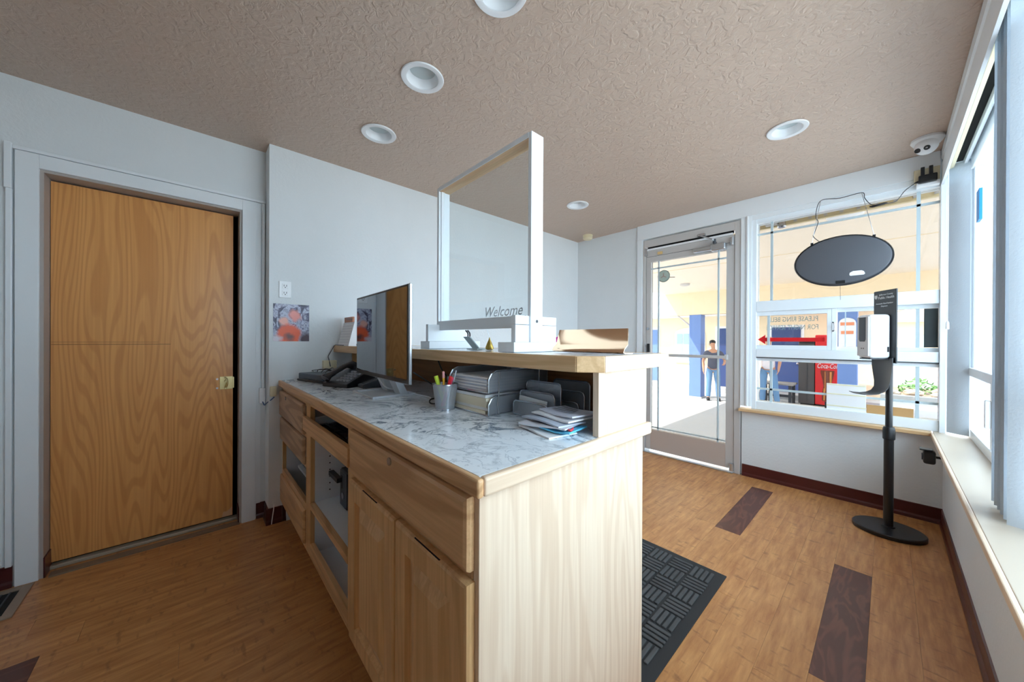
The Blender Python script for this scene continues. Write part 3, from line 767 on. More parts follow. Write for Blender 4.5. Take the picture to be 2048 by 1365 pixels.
# raised panel doors
def pdoor(x0, x1, z0, z1):
    e = .010; y0 = YF-.0005; yf = -3.191; w_ = .062
    O = lambda d, y: [(x0+d, y, z0+d), (x1-d, y, z0+d), (x1-d, y, z1-d), (x0+d, y, z1-d)]
    m = MB().rings([O(0, y0), O(0, yf+.008), O(.003, yf+.002), O(e, yf), O(w_, yf), O(w_+.005, yf+.014), O(w_+.012, yf+.014), O(w_+.046, yf+.002), O(w_+.050, yf+.001)])
    d = m.build('door', MOAKF, ct)
    cxm = (x0+x1)/2
    MB().prism([(cxm-.06, z1-.001), (cxm-.05, z1-.008), (cxm+.05, z1-.008), (cxm+.06, z1-.001)], YF-.018, YF-.004, 'y').build('finger_pull', MDARK, d)
pdoor(1.395, 1.772, .142, .700); pdoor(1.777, 2.114, .142, .700)
# marble top and oak edging
top = B(0, 2.134, -3.176, YK, .886, .9215).build('countertop', MMARB, ct)
B(0.0, 2.152, -3.193, -3.176, .884, .9226).build('oak_edge', MOAKFX, ct, bevel=.006, seg=3)
B(2.134, 2.152, -3.176, YK+.012, .884, .9226).build('oak_edge', MOAKY, ct, bevel=.006, seg=3)
B(0.0, 2.134, YK, YK+.012, .884, .9226).build('oak_edge', MOAKX, ct, bevel=.004)
# raised ledge
B(2.119, 2.138, -2.768, YK, .9215, 1.1015).build('riser_end_panel', MOAK, ct, bevel=.001)
B(.004, .024, -2.74, YK-.02, .9215, 1.1015).build('riser_end_panel', MOAKF, ct, bevel=.001)
led = MB().prism([(.002, -2.841), (2.085, -2.790), (2.132, -2.745), (2.132, -2.362), (.002, -2.362)], 1.102, 1.1455, 'z').build('ledge_top', MMARB, ct)
def ledge_edge(p, q, nm, mat):
    a, b = Vector(p+(0,)), Vector(q+(0,)); d = (b-a).normalized(); n_ = Vector((d.y, -d.x, 0))*.022
    MB().prism([tuple((a)[:2]), tuple((b)[:2]), tuple((b+n_)[:2]), tuple((a+n_)[:2])], 1.101, 1.1465, 'z').build(nm, mat, ct, bevel=.003)
def poly_edge(pts_in, pts_out, nm, mat):
    MB().prism(pts_in+pts_out[::-1], 1.101, 1.1465, 'z').build(nm, mat, ct, bevel=.003)
poly_edge([(.002, -2.841), (2.085, -2.790)], [(.002, -2.865), (2.095, -2.814)], 'ledge_edge', MOAKX)
poly_edge([(2.085, -2.790), (2.132, -2.745)], [(2.095, -2.814), (2.152, -2.757)], 'ledge_edge', MOAKX)
poly_edge([(2.132, -2.745), (2.132, -2.362)], [(2.152, -2.757), (2.152, -2.350)], 'ledge_edge', MOAKY)
poly_edge([(2.132, -2.362), (.002, -2.362)], [(2.152, -2.350), (.002, -2.340)], 'ledge_edge', MOAKX)
ZC = .9217; ZL = 1.1467

# ------------------------------------------------------------------ things in the counter bay
t = thing('keyboard', (1.05, -3.02, .75), 'black keyboard on the pull-out tray under the counter', 'keyboard')
kx0, kx1, ky0, ky1 = .80, 1.24, -3.13, -2.98
MB().prism([(ky0, .749), (ky1, .749), (ky1, .782), (ky0, .762)], kx0, kx1, 'x').build('keyboard_case', MBLACK, t, bevel=.003)
ks = MB()
for r_ in range(5):
    for c_ in range(15):
        yy = ky0+.012+r_*.026; xx = kx0+.01+c_*.028; zz = .7625+(yy-ky0)*.133
        ks.box(xx, xx+.024, yy, yy+.021, zz, zz+.008)
kk = ks.build('keys', MDGREY, t); kk['kind'] = 'stuff'
B(.775, .80, -3.16, -3.10, .749, .770).build('palm_rest', MBLACK, t, bevel=.003)
t = thing('computer_tower', (.92, -2.9, .38), 'black computer tower standing on the middle bay shelf', 'computer')
B(.86, .97, -3.06, -2.72, .3785, .56).build('case', MBLACK, t, bevel=.004)
B(.865, .965, -3.066, -3.06, .385, .555).build('front_bezel', MDGREY, t, bevel=.002)
B(.70+.06, .90, -3.09, -3.066, .50, .522).build('cable_bracket', MBLACK, t, bevel=.002)
MB().cyl((.915, -3.066, .44), (.915, -3.070, .44), .016).build('power_button', MSIL, t)
B(.885, .90, -3.069, -3.066, .47, .53).build('port_strip', MBLACK, t)
t = thing('bay_router', (1.18, -2.8, .3785), 'flat black box at the back of the middle bay shelf', 'electronics')
B(1.05, 1.28, -2.92, -2.70, .3785, .43).build('box_case', MBLACK, t, bevel=.004)
B(1.07, 1.26, -2.923, -2.92, .39, .42).build('face_plate', MDGREY, t)
tag(MB().prism([(-3.08, .376), (-2.85, .376), (-2.85, .402), (-3.08, .402)], .12, .40, 'x').build('paper_pad', plain('teal_pad', s(110, 140, 150), .5), bevel=.002), 'grey teal pad lying in the open drawer space', 'pad')
tag(B(.42, .54, -3.06, -2.9, .376, .42).build('stapler_box', MBLACK, bevel=.004), 'small black box in the open drawer space', 'box')

# ------------------------------------------------------------------ on the counter
t = thing('monitor', (1.05, -2.94, ZC), 'large silver framed monitor with glossy dark screen on the marble counter', 'monitor')
mx0, mx1, mz0, mz1 = .697, 1.378, 1.006, 1.419
MROT = Matrix.Translation((1.05, -2.949, 1.2)) @ Matrix.Rotation(math.radians(-2), 4, 'Z') @ Matrix.Translation((-1.05, 2.949, -1.2))
MSCR = N('glossy_dark_screen'); MSCR.b.inputs['Base Color'].default_value = s(136, 138, 142); MSCR.b.inputs['Metallic'].default_value = 1; MSCR.b.inputs['Roughness'].default_value = .03
B(mx0, mx1, -2.945, -2.932, mz0, mz1).xf(MROT).build('housing', MSIL, t, bevel=.003)
B(mx0+.004, mx1-.004, -2.9475, -2.945, mz0+.004, mz1-.004).xf(MROT).build('bezel', MBLACK, t)
B(mx0+.012, mx1-.014, -2.9490, -2.9475, mz0+.022, mz1-.012).xf(MROT).build('screen', MSCR.m, t)
bs = MB()
for a in ((.843, 1.118, -3.003, -2.991), (.843, 1.118, -2.806, -2.794)): bs.box(a[0], a[1], a[2], a[3], ZC, ZC+.010)
bs.box(.843, .855, -2.991, -2.806, ZC, ZC+.010).box(1.106, 1.118, -2.991, -2.806, ZC, ZC+.010).box(.855, 1.106, -2.991, -2.806, ZC, ZC+.003)
MSTAND = plain('stand_silver', s(208, 212, 216), .35, .3)
bs.build('base_frame', MSTAND, t, bevel=.002)
for x in (.868, 1.02):
    MB().prism([(-2.86, ZC+.004), (-2.82, ZC+.004), (-2.905, 1.09), (-2.930, 1.09)], x, x+.07, 'x').build('stand_leg', MSTAND, t, bevel=.002)
cab = MB().tube(spline([(1.30, -2.90, 1.05), (1.33, -2.80, .98), (1.35, -2.74, ZC+.03), (1.36, -2.68, ZC+.016), (1.38, -2.58, ZC+.014)]), .003, 6)
tag(cab.build('monitor_cable', MBLACK, smooth=True), 'black cable hanging down from the right edge of the monitor', 'cable')
tag(MB().tube(spline([(1.335, -2.80, 1.10), (1.36, -2.78, 1.04), (1.42, -2.72, .98), (1.45, -2.66, ZC+.005)]), .003, 6).build('ledge_cable', MBLACK, smooth=True), 'black cable falling from the ledge behind the monitor', 'cable')
tag(MB().tube(spline([(.90, -2.89, .985), (.95, -2.87, .945), (1.02, -2.83, ZC+.016), (1.15, -2.80, ZC+.004), (1.26, -2.80, ZC+.005), (1.31, -2.82, ZC+.004)]), .0035, 6).build('white_cable', MWHITE, smooth=True), 'white cable curving over the monitor base', 'cable')
tg = MB().tube(spline([(1.33, -2.74, ZC+.005), (1.36, -2.80, ZC+.008), (1.41, -2.83, ZC+.006), (1.42, -2.86, ZC+.005), (1.40, -2.875, ZC+.008), (1.385, -2.86, ZC+.02), (1.40, -2.82, ZC+.02), (1.44, -2.76, ZC+.006), (1.36, -2.68, ZC+.006), (1.24, -2.7, ZC+.006)]), .003, 6)
tag(tg.build('cable_coil', MBLACK, smooth=True), 'black looped cable on the marble behind the pen cup', 'cable')

t = thing('card_terminal', (.21, -3.03, ZC), 'flat dark slate console with cables on top at the left end of the counter', 'console')
MSLATE = plain('slate_plastic', s(64, 78, 92), .4)
MB().prism([(.09, -3.105), (.385, -3.03), (.40, -2.90), (.07, -2.93)], ZC, ZC+.014, 'z').build('console_foot', MBLACK, t, bevel=.003)
MB().prism([(.105, -3.10), (.385, -3.026), (.40, -2.90), (.08, -2.935)], ZC+.014, ZC+.052, 'z').build('console_case', MSLATE, t, bevel=.006, seg=3)
cc = MB()
for q in range(4):
    z = ZC+.058; cc.tube(spline([(.14+.05*q, -3.02+.01*q, z), (.20+.03*q, -3.04+.03*q, z+.012+.006*q), (.30+.02*q, -2.99+.01*q, z+.020), (.37-.04*q, -2.94-.01*q, z+.008), (.24+.02*q, -2.93-.02*q, z+.002)]), .002, 6)
tag(cc.build('coiled_cables', MBLACK, smooth=True), 'tangle of thin black cables lying on the slate console', 'cables')

t = thing('desk_phone', (.56, -2.92, ZC), 'black desk phone with corded handset left of the monitor', 'phone')
rz = math.radians(22)
Mph = Matrix.Translation((.55, -2.925, ZC)) @ Matrix.Rotation(rz, 4, 'Z')
MB().prism([(-.10, 0), (.10, 0), (.10, .085), (.06, .088), (-.10, .022)], -.10, .10, 'x').xf(Mph).build('phone_body', MBLACK, t, bevel=.004)
def onface(y): return .022+(y+.10)*(.066/.16)
kp = MB()
for a in range(4):
    for b in range(5):
        yy = -.075+b*.024; xx = -.015+a*.026
        kp.box(xx, xx+.018, yy, yy+.014, onface(yy), onface(yy)+.010)
kp.xf(Mph).build('keypad', plain('key_grey', s(150, 152, 156), .4), t)['kind'] = 'stuff'
hsx = -.07
hp = [(hsx, -.105, .045), (hsx, -.085, .06), (hsx, -.03, .085), (hsx, .03, .112), (hsx, .075, .112), (hsx, .095, .095)]
MB().tube(spline(hp, 4), [.026, .026, .026, .024, .022, .018, .016, .016, .016, .016, .016, .016, .016, .018, .022, .024, .024, .026, .026, .026, .024], 12).xf(Mph).build('handset', plain('handset_gloss', s(52, 50, 52), .18), t, smooth=True)
t = thing('phone_keypad_box', (.74, -2.86, ZC), 'small grey pin pad propped under the left corner of the monitor', 'pin pad')
MB().prism([(-2.92, ZC), (-2.80, ZC), (-2.80, ZC+.055), (-2.92, ZC+.018)], .67, .75, 'x').build('pad_case', MDGREY, t, bevel=.004)
MB().prism([(-2.905, ZC+.0235), (-2.83, ZC+.0465), (-2.83, ZC+.048), (-2.905, ZC+.025)], .68, .74, 'x').build('pad_display', MSIL, t)

# pen cup
pc = thing('pen_cup', (1.522, -2.878, ZC), 'silver wire mesh pen cup beside the letter trays', 'cup')
P0 = (1.522, -2.878, ZC)
MB().rings([[(P0[0]+r*math.cos(2*PI*q/28), P0[1]+r*math.sin(2*PI*q/28), ZC+z) for q in range(28)] for r, z in ((.036, .004), (.0475, .098))], cap=False).build('mesh_wall', MMESH, pc, smooth=True)
MB().lathe([(.037, 0), (.0375, .007), (.036, .007)], P0, 28).build('cup_base', MSIL, pc, smooth=True)
MB().rings([[(P0[0]+r*math.cos(2*PI*q/28), P0[1]+r*math.sin(2*PI*q/28), ZC+z) for q in range(28)] for r, z in ((.0455, .096), (.0495, .096), (.0495, .1005), (.0455, .1005))], cap=False, close=True).build('cup_rim', MSIL, pc, smooth=True)
def pen(name, lab, cat, base, tip, col, r=.005, tipcol=None):
    b, e = Vector(base), Vector(tip); d = (e-b).normalized()
    t = thing(name, tuple(b), lab, cat, None)
    MB().tube([b, b+d*.008, e-d*.025], [r*.5, r, r], 8).build('barrel', col, t, smooth=True)
    MB().tube([e-d*.025, e-d*.001, e], [r*1.05, r*1.05, r*.6], 8).build('cap', tipcol or col, t, smooth=True)
    return t
zb = ZC+.012
pen('highlighter', 'lime green highlighter in the mesh pen cup', 'marker', (1.510, -2.872, zb), (1.486, -2.898, ZC+.128), plain('lime', s(206, 232, 60), .4), .008)
pen('pencil', 'yellow pencil with a pink eraser in the mesh pen cup', 'pencil', (1.515, -2.876, zb), (1.532, -2.893, ZC+.148), plain('pencil_yellow', s(236, 178, 44), .4), .0045, plain('eraser_pink', s(230, 160, 160), .6))
pen('pen', 'red pen in the mesh pen cup', 'pen', (1.512, -2.880, zb), (1.566, -2.880, ZC+.130), plain('pen_red', s(224, 44, 52), .3), .0065)
pen('pen', 'pink pen in the mesh pen cup', 'pen', (1.520, -2.892, zb), (1.558, -2.868, ZC+.126), plain('pen_pink', s(232, 70, 120), .3), .0055)
pen('pen', 'black pen at the back of the mesh pen cup', 'pen', (1.525, -2.868, zb), (1.505, -2.856, ZC+.125), MBLACK, .005)
pen('pen', 'slim silver pen standing tallest in the mesh pen cup', 'pen', (1.53, -2.872, zb), (1.556, -2.850, ZC+.152), MSIL, .0025)

# letter trays
lt = thing('letter_tray', (1.61, -2.68, ZC), 'two-tier silver mesh letter tray full of papers under the ledge', 'tray')
tx0, tx1, ty0, ty1 = 1.488, 1.735, -2.834, -2.53
def tier(z0, h):
    B(tx0, tx1, ty0, ty1, z0, z0+.003).build('tray_bottom', MMESH, lt)
    for x in (tx0, tx1):
        prof = [(ty0, z0+.003), (ty1, z0+.003), (ty1, z0+h), (ty0+.035, z0+h), (ty0+.012, z0+h-.010), (ty0, z0+h-.03)]
        MB().prism(prof, x-.0006, x+.0006, 'x').build('tray_side', MMESH, lt)
        MB().tube([(x, p[0], p[1]) for p in prof]+[(x, ty0, z0+.003)], .003, 6).build('side_wire', MSIL, lt, smooth=True)
    MB().prism([(tx0, z0+.003), (tx1, z0+.003), (tx1, z0+h), (tx0, z0+h)], ty1-.0006, ty1+.0006, 'y').build('tray_back', MMESH, lt)
    MB().tube([(tx0, ty1, z0+h), (tx1, ty1, z0+h)], .003, 6).build('rim_wire', MSIL, lt)
    MB().tube([(tx0, ty0, z0+.002), (tx1, ty0, z0+.002)], .003, 6).build('rim_wire', MSIL, lt)
tier(ZC+.001, .068); tier(ZC+.080, .078)
for x in (tx0-.002, tx1+.004):
    for y in (-2.79, -2.58):
        MB().tube([(x, y, ZC+.002), (x, y-.006, ZC+.04), (x, y, ZC+.08), (x, y, ZC+.155)], .0025, 6).build('stacking_post', MSIL, lt, smooth=True)
def stack(name, lab, x0, x1, y0, y1, z, n, th, cols, rot=.0, jit=.006, cat='papers'):
    t = thing(name, ((x0+x1)/2, (y0+y1)/2, z), lab, cat)
    zz = z
    for i in range(n):
        dx, dy = random.uniform(-jit, jit), random.uniform(-jit, jit)
        B(x0+dx, x1+dx, y0+dy, y1+dy, zz, zz+th*.94).build('sheet', cols[i % len(cols)], t)
        zz += th
    return t
MPC = plain('manila_paper', s(236, 224, 198), .6); MPG = plain('grey_paper', s(206, 206, 212), .6); MPB = plain('blueish_paper', s(190, 198, 212), .6)
stack('file_folders', 'thick stack of manila folders in the lower letter tray', tx0+.008, tx1-.014, ty0+.004, ty1-.02, ZC+.0045, 6, .0115, [MPC, MPAPER, MPC, MPC])
stack('paper_stack', 'stack of white and grey papers in the upper letter tray', tx0+.008, tx1-.016, ty0+.006, ty1-.02, ZC+.0845, 9, .0055, [MPAPER, MPG, MPAPER, MPB])
tag(MB().sheet([[(tx0+.06, -2.56, ZC+.1360), (tx1-.05, -2.56, ZC+.1360)], [(tx0+.06, -2.545, ZC+.172), (tx1-.05, -2.540, ZC+.160)]], .001).build('loose_sheet', MPAPER), 'white sheet standing at the back of the upper letter tray', 'paper')

# file sorters
def sorter(x0, x1, y0, lab, dx=0):
    t = thing('file_sorter', ((x0+x1)/2, y0, ZC), lab, 'sorter', None)
    B(x0, x1, y0, y0+.10, ZC+.001, ZC+.004).build('sorter_base', MMESH, t)
    for q, (hh, yy) in enumerate(((.052, 0), (.085, .034), (.118, .068))):
        r_ = .014; zt = ZC+hh; pts = [(x0, ZC+.003), (x1, ZC+.003), (x1, zt-r_), (x1-r_*.3, zt-r_*.3), (x1-r_, zt), (x0+r_, zt), (x0+r_*.3, zt-r_*.3), (x0, zt-r_)]
        MB().prism(pts, y0+yy-.0006, y0+yy+.0006, 'y').build('divider', MMESH, t)
        MB().tube([(p[0], y0+yy, p[1]) for p in pts]+[(pts[0][0], y0+yy, pts[0][1])], .0032, 6).build('divider_wire', MSIL, t, smooth=True)
    return t
sorter(1.757, 1.922, -2.735, 'silver mesh file sorter with three rising dividers, nearer the counter front')
sorter(1.79, 1.958, -2.617, 'silver mesh file sorter half hidden behind the nearer sorter')
MB_ = MB().sheet([[(1.765, -2.722, ZC+.006), (1.90, -2.722, ZC+.006)], [(1.765, -2.712, ZC+.068), (1.90, -2.712, ZC+.060)]], .001)
tag(MB_.build('envelope', MPAPER), 'white envelope in the front slot of the nearer file sorter', 'envelope')
# mail pile
ml = [('white leaflet lowest in the mail pile', 1.94, 2.10, -2.87, -2.77, 0, MPAPER, -.2), ('light blue leaflet with a red ribbon print in the mail pile', 2.01, 2.115, -2.845, -2.745, 1, plain('sky_blue_print', s(96, 190, 226), .4), .12),
      ('folded newsletter in the mail pile', 1.94, 2.10, -2.86, -2.76, 2, MPG, .22), ('grey printed letter in the mail pile', 1.925, 2.10, -2.84, -2.73, 3, MPB, -.12), ('white envelope on the mail pile below the top letter', 1.94, 2.108, -2.81, -2.70, 4, MPAPER, -.1), ('bluish letter on top of the mail pile', 1.955, 2.112, -2.79, -2.68, 5, plain('pale_lilac_paper', s(222, 224, 236), .6), -.16)]
for lab, x0, x1, y0, y1, q, mt, rz in ml:
    cxm, cym = (x0+x1)/2, (y0+y1)/2; z = ZC+.001+q*.0085
    L = (x1-x0)/2*.96; W_ = (y1-y0)/2
    rows = []
    for j in range(3):
        rows.append([(L*(i/3-1) if False else -L+2*L*i/6, -W_+2*W_*j/2, .004*math.sin(i*.9+q*1.7+j*.4)*.6+.003) for i in range(7)])
    m = MB().sheet(rows, .0045).xf(Matrix.Translation((cxm-.026, cym, z)) @ Matrix.Rotation(rz, 4, 'Z'))
    tt = thing('mail_leaflet', (cxm, cym, z), lab, 'mail')
    m.build('leaflet_sheet', mt, tt, smooth=True)
    if q == 1:
        MB().tube(spline([(2.03, -2.835, z+.0095), (2.055, -2.815, z+.0095), (2.085, -2.825, z+.0095), (2.075, -2.80, z+.0095)]), .003, 6).build('ribbon_print', plain('ribbon_red', s(220, 50, 60), .5), tt)
    else:
        m2 = MB()
        for a in range(3): m2.box(-.05, .04-.01*a, -.02+.018*a, -.012+.018*a, .0088, .0092)
        m2.xf(Matrix.Translation((cxm-.026, cym, z)) @ Matrix.Rotation(rz, 4, 'Z')).build('printed_block', plain('ink_grey', s(150, 152, 160), .6), tt)

# ------------------------------------------------------------------ on the ledge
sg = thing('sneeze_guard', (1.43, -2.63, ZL), 'white framed clear acrylic sneeze guard standing on the counter ledge', 'sneeze guard')
MGW = plain('guard_white_paint', s(236, 240, 243), .35)
xn0, xn1, xf0, xf1 = 1.696, 1.785, 1.097, 1.186
for a, b in ((xf0, xf1), (xn0, xn1)):
    B(a, b, -2.76, -2.455, ZL, 1.183).build('foot', MGW, sg, bevel=.002)
B(1.742, 1.765, -2.735, -2.508, 1.183, 1.247).build('side_board', MGW, sg, bevel=.0015)
B(1.742, 1.765, -2.735, -2.508, 1.249, 1.282).build('side_board', MGW, sg, bevel=.0015)
B(1.105, 1.128, -2.735, -2.495, 1.183, 1.268).build('side_board', MGW, sg, bevel=.0015)
B(1.757, 1.774, -2.665, -2.600, 1.183, 1.975).build('post', MGW, sg, bevel=.0015)
B(1.090, 1.107, -2.665, -2.600, 1.183, 1.975).build('post', MGW, sg, bevel=.0015)
B(1.107, 1.757, -2.663, -2.602, 1.957, 1.975).build('top_rail', MOAKX, sg, bevel=.001)
B(1.107, 1.757, -2.6655, -2.663, 1.957, 1.976).build('rail_edge', MGW, sg)
B(1.107, 1.757, -2.672, -2.652, 1.238, 1.285).build('bottom_rail', MGW, sg, bevel=.0015)
B(1.107, 1.757, -2.640, -2.634, 1.25, 1.957).build('acrylic_pane', MACRYL, sg)
B(1.107, 1.113, -2.652, -2.634, 1.25, 1.957).build('pane_stop', MGW, sg)
MB().cyl((1.774, -2.632, 1.262), (1.7755, -2.632, 1.262), .006).build('screw', MDGREY, sg)
text('welcome_lettering', 'Welcome', .062, face_M((1.580, -2.6415, 1.310), (1, 0, 0), (0, 0, 1)), plain('etched_grey', s(214, 222, 228), .5), sg, shear=.35)
# hanging card reader and ornament
t = thing('card_holder', (1.38, -2.62, ZL), 'pale grey card holder leaning under the sneeze guard', 'card holder')
Mc = face_M((1.385, -2.64, ZL), (.88, .0, -.0), (-.45, .12, 1))
MCARD = plain('pale_teal_plastic', s(176, 196, 202), .4)
MB().prism([(1.300, 1.206), (1.352, 1.206), (1.432, ZL+.002), (1.380, ZL+.002)], -2.645, -2.637, 'y').build('card_plate', MCARD, t, bevel=.0015)
B(1.352, 1.436, -2.66, -2.61, ZL, ZL+.005).build('holder_foot', MCARD, t, bevel=.001)
for x in (1.322, 1.338):
    MB().tube(spline([(x, -2.645, 1.236), (x+.004, -2.635, 1.222), (x+.008, -2.637, 1.205)]), .0035, 6).build('strap', MDGREY, t, smooth=True)
t = thing('gold_ornament', (1.485, -2.63, ZL), 'small gold teardrop ornament on a thin stem under the sneeze guard', 'ornament')
MB().lathe([(.002, .055), (.004, .045), (.012, .028), (.018, .012), (.018, .004), (.012, 0)], (1.485, -2.63, ZL), 16).build('gold_drop', plain('gold_leaf', s(206, 176, 90), .3, .8), t, smooth=True)
MB().tube([(1.485, -2.63, ZL+.054), (1.485, -2.645, 1.238)], .0012, 6).build('stem', MSIL, t)
# copper display stand
t = thing('display_stand', (1.98, -2.55, ZL), 'shiny rose gold display stand at the right end of the ledge', 'display stand')
rows = []
for (yy, zz, inset) in ((-2.555, .003, .018), (-2.600, .003, .014), (-2.612, .006, .012), (-2.606, .016, .011), (-2.585, .03, .01), (-2.555, .083, .0)):
    x0_, x1_ = 1.822+inset, 2.108+.016*(1 if zz < .04 else 0)
    rows.append([(x0_+(x1_-x0_)*i/4, yy, ZL+zz) for i in range(5)])
MB().sheet(rows, .0025).build('curved_sheet', MCOPPER, t, smooth=True)
t = thing('tissue_flower', (1.66, -2.4, ZL), 'magenta tissue flower behind the sneeze guard base', 'decoration')
for q in range(5):
    a = q*1.25; c_, s_ = math.cos(a), math.sin(a)
    MB().sheet([[(1.69, -2.40, ZL+.004), (1.69+.02*c_, -2.40+.02*s_, ZL+.03), (1.69+.034*c_, -2.40+.034*s_, ZL+.055)], [(1.69-.004*s_, -2.40+.004*c_, ZL+.004), (1.69+.02*c_-.02*s_, -2.40+.02*s_+.02*c_, ZL+.034), (1.69+.034*c_-.012*s_, -2.40+.034*s_+.012*c_, ZL+.062)]], .001).build('petal', plain('magenta', s(214, 30, 150), .5), t)
# behind the monitor, left end of the ledge
t = thing('carved_frame', (.12, -2.72, ZL), 'dark orange wooden frame on the ledge left of the monitor', 'frame')
MB().prism([(.050, ZL), (.20, ZL), (.20, ZL+.20), (.030, ZL+.20), (.036, ZL+.08)], -2.80, -2.785, 'y').build('frame_board', wood('redwood', s(186, 104, 44), s(96, 48, 22), 'x', .35, .6, .5), t, bevel=.002)
B(.05, .2, -2.785, -2.74, ZL, ZL+.012).build('frame_foot', MBLACK, t)
t = thing('calendar', (.15, -2.76, ZL), 'white tent card with printed lines on the ledge left of the monitor', 'card')
MB().prism([(-2.856, ZL), (-2.805, ZL), (-2.812, ZL+.16), (-2.817, ZL+.16)], .075, .30, 'x').build('tent_card', MPAPER, t)
ln = MB()
for q in range(9):
    f = q/9; y = -2.856+(.039)*f; ln.box(.085, .29, y-.002, y, ZL+.005+.165*f, ZL+.007+.165*f)
ln.build('printed_lines', MPG, t)['kind'] = 'stuff'
tag(B(.055, .30, -2.80, -2.72, ZL, ZL+.004).build('paper_sheet', MPAPER), 'white sheet under the tent card at the left end of the ledge', 'paper') if False else None
tag(MB().tube(spline([(.22, -2.862, ZL+.004), (.10, -2.864, ZL+.004), (.05, -2.870, ZL), (.02, -2.888, 1.10), (.012, -2.90, 1.07), (.03, -2.90, 1.045), (.045, -2.895, 1.0)]), .0028, 6).build('ledge_wire', MDGREY, smooth=True), 'grey wire dropping from the left end of the ledge to the beige box', 'wire')

# ------------------------------------------------------------------ floor things
t = thing('door_mat', (1.7, -2.05, 0), 'charcoal ribbed door mat on the floor right of the counter', 'mat')
MMAT = plain('charcoal_mat', s(84, 84, 84), .95, noise=.3); MMATE = plain('mat_rubber_edge', s(42, 42, 43), .8)
mx0, mx1, my0, my1 = 1.28, 2.135, -2.47, -1.615
B(mx0, mx1, my0, my1, 0, .006).build('mat_base', MMATE, t, bevel=.003)
rb = MB(); blk = .104
nx = int((mx1-mx0-.07)/blk); ny = int((my1-my0-.07)/blk)
for i in range(nx):
    for j in range(ny):
        bx, by = mx1-.035-(i+1)*blk, my1-.035-(j+1)*blk
        for q in range(4):
            o_ = .005+q*.0245
            if (i+j) % 2: rb.box(bx+.004, bx+blk-.004, by+o_, by+o_+.0165, .005, .0125)
            else: rb.box(bx+o_, bx+o_+.0165, by+.004, by+blk-.004, .005, .0125)
o = rb.build('mat_ribs', MMAT, t, bevel=.004); o['kind'] = 'stuff'
t = thing('floor_register', (.03, -4.32, 0), 'tan framed floor register with dark grille by the door frame', 'register')
MTAN = plain('tan_register', s(150, 132, 116), .5)
B(-.115, .168, -4.182, -4.160, 0, .006).build('register_frame', MTAN, t, bevel=.002) if False else None
rx0, rx1, ry0, ry1 = -.112, .168, -4.60, -4.162
B(rx0, rx1, ry1-.034, ry1, 0, .007).build('register_frame', MTAN, t, bevel=.002)
B(rx0, rx1, ry0, ry0+.034, 0, .007).build('register_frame', MTAN, t, bevel=.002)
B(rx0, rx0+.034, ry0+.034, ry1-.034, 0, .007).build('register_frame', MTAN, t, bevel=.002)
B(rx1-.034, rx1, ry0+.034, ry1-.034, 0, .007).build('register_frame', MTAN, t, bevel=.002)
B(rx0+.034, rx1-.034, ry0+.034, ry1-.034, 0, .002).build('duct_opening', MDARK, t)
for q in range(14):
    y = ry0+.05+q*.025
    B(rx0+.034, rx1-.034, y, y+.006, .002, .0055).build('grille_bar', MDGREY, t)

# hand sanitizer stand
hs = thing('sanitizer_stand', (2.684, -.37, 0), 'black hand sanitizer stand on an oval base by the far window', 'dispenser stand')
bxm, bym = 2.684, -.385
MB().lathe([(.155, 0), (.162, .003), (.162, .022), (.157, .027), (.02, .028)], (bxm, bym, 0), 48, 1, .86).build('base', MBLACKM, hs, smooth=True)
MB().lathe([(.032, .028), (.030, .034)], (bxm, bym+.015, 0), 24).build('base_flange', MBLACKM, hs, smooth=True)
PY = -.37
MB().cyl((2.684, PY, .03), (2.684, PY, .62), .0225, n=24).build('lower_pole', MBLACKM, hs, smooth=True)
MB().cyl((2.684, PY, .61), (2.684, PY, 1.10), .0165, n=24).build('upper_pole', MBLACKM, hs, smooth=True)
MB().lathe([(.024, .575), (.028, .58), (.028, .64), (.024, .655), (.017, .656)], (2.684, PY, 0), 24).build('clamp_collar', MBLACK, hs, smooth=True)
MH = Matrix.Translation((2.684, PY, 0)) @ Matrix.Rotation(math.radians(-55), 4, 'Z')
B(-.085, .085, -.028, -.018, 1.06, 1.517).xf(MH).build('sign_plate', MBLACKM, hs, bevel=.004)
MWL = plain('sign_white', s(225, 228, 230), .5)
for body, sz, x, z in (('Jefferson County', .0150, .012, 1.490), ('Public Health', .0225, .012, 1.470), ('Automatic Hand Sanitizer', .0125, 0, 1.434), ('Dispenser', .0125, 0, 1.417)):
    text('sign_lettering', body, sz, MH @ face_M((x, -.0286, z), (1, 0, 0), (0, 0, 1)), MWL, hs)
MB().prism([(-.074, 1.490), (-.054, 1.490), (-.054, 1.474), (-.064, 1.464), (-.074, 1.474)], -.0295, -.028, 'y').xf(MH).build('crest_emblem', MWL, hs)
dsp = B(-.054, .054, -.137, -.029, 1.088, 1.362).xf(MH).build('dispenser_body', MWHITE, hs, bevel=.018, seg=4)
B(-.046, .046, -.143, -.136, 1.10, 1.348).xf(MH).build('dispenser_front', plain('front_grey_white', s(214, 214, 216), .35), dsp, bevel=.006)
MB().prism([(-.026, 1.205), (-.018, 1.192), (.018, 1.192), (.026, 1.205), (.026, 1.345), (-.026, 1.345)], -.1455, -.142, 'y').xf(MH).build('level_window', MDGREY, dsp)
for q in range(2): B(-.010+.016*q, -.004+.016*q, -.1440, -.1425, 1.145, 1.152).xf(MH).build('indicator', MDGREY, dsp)
B(.0535, .0550, -.050, -.040, 1.128, 1.160).xf(MH).build('key_slot', MBLACK, dsp)
B(-.045, .045, -.130, -.035, 1.080, 1.088).xf(MH).build('nozzle_cover', MDGREY, dsp, bevel=.003)
rows = []
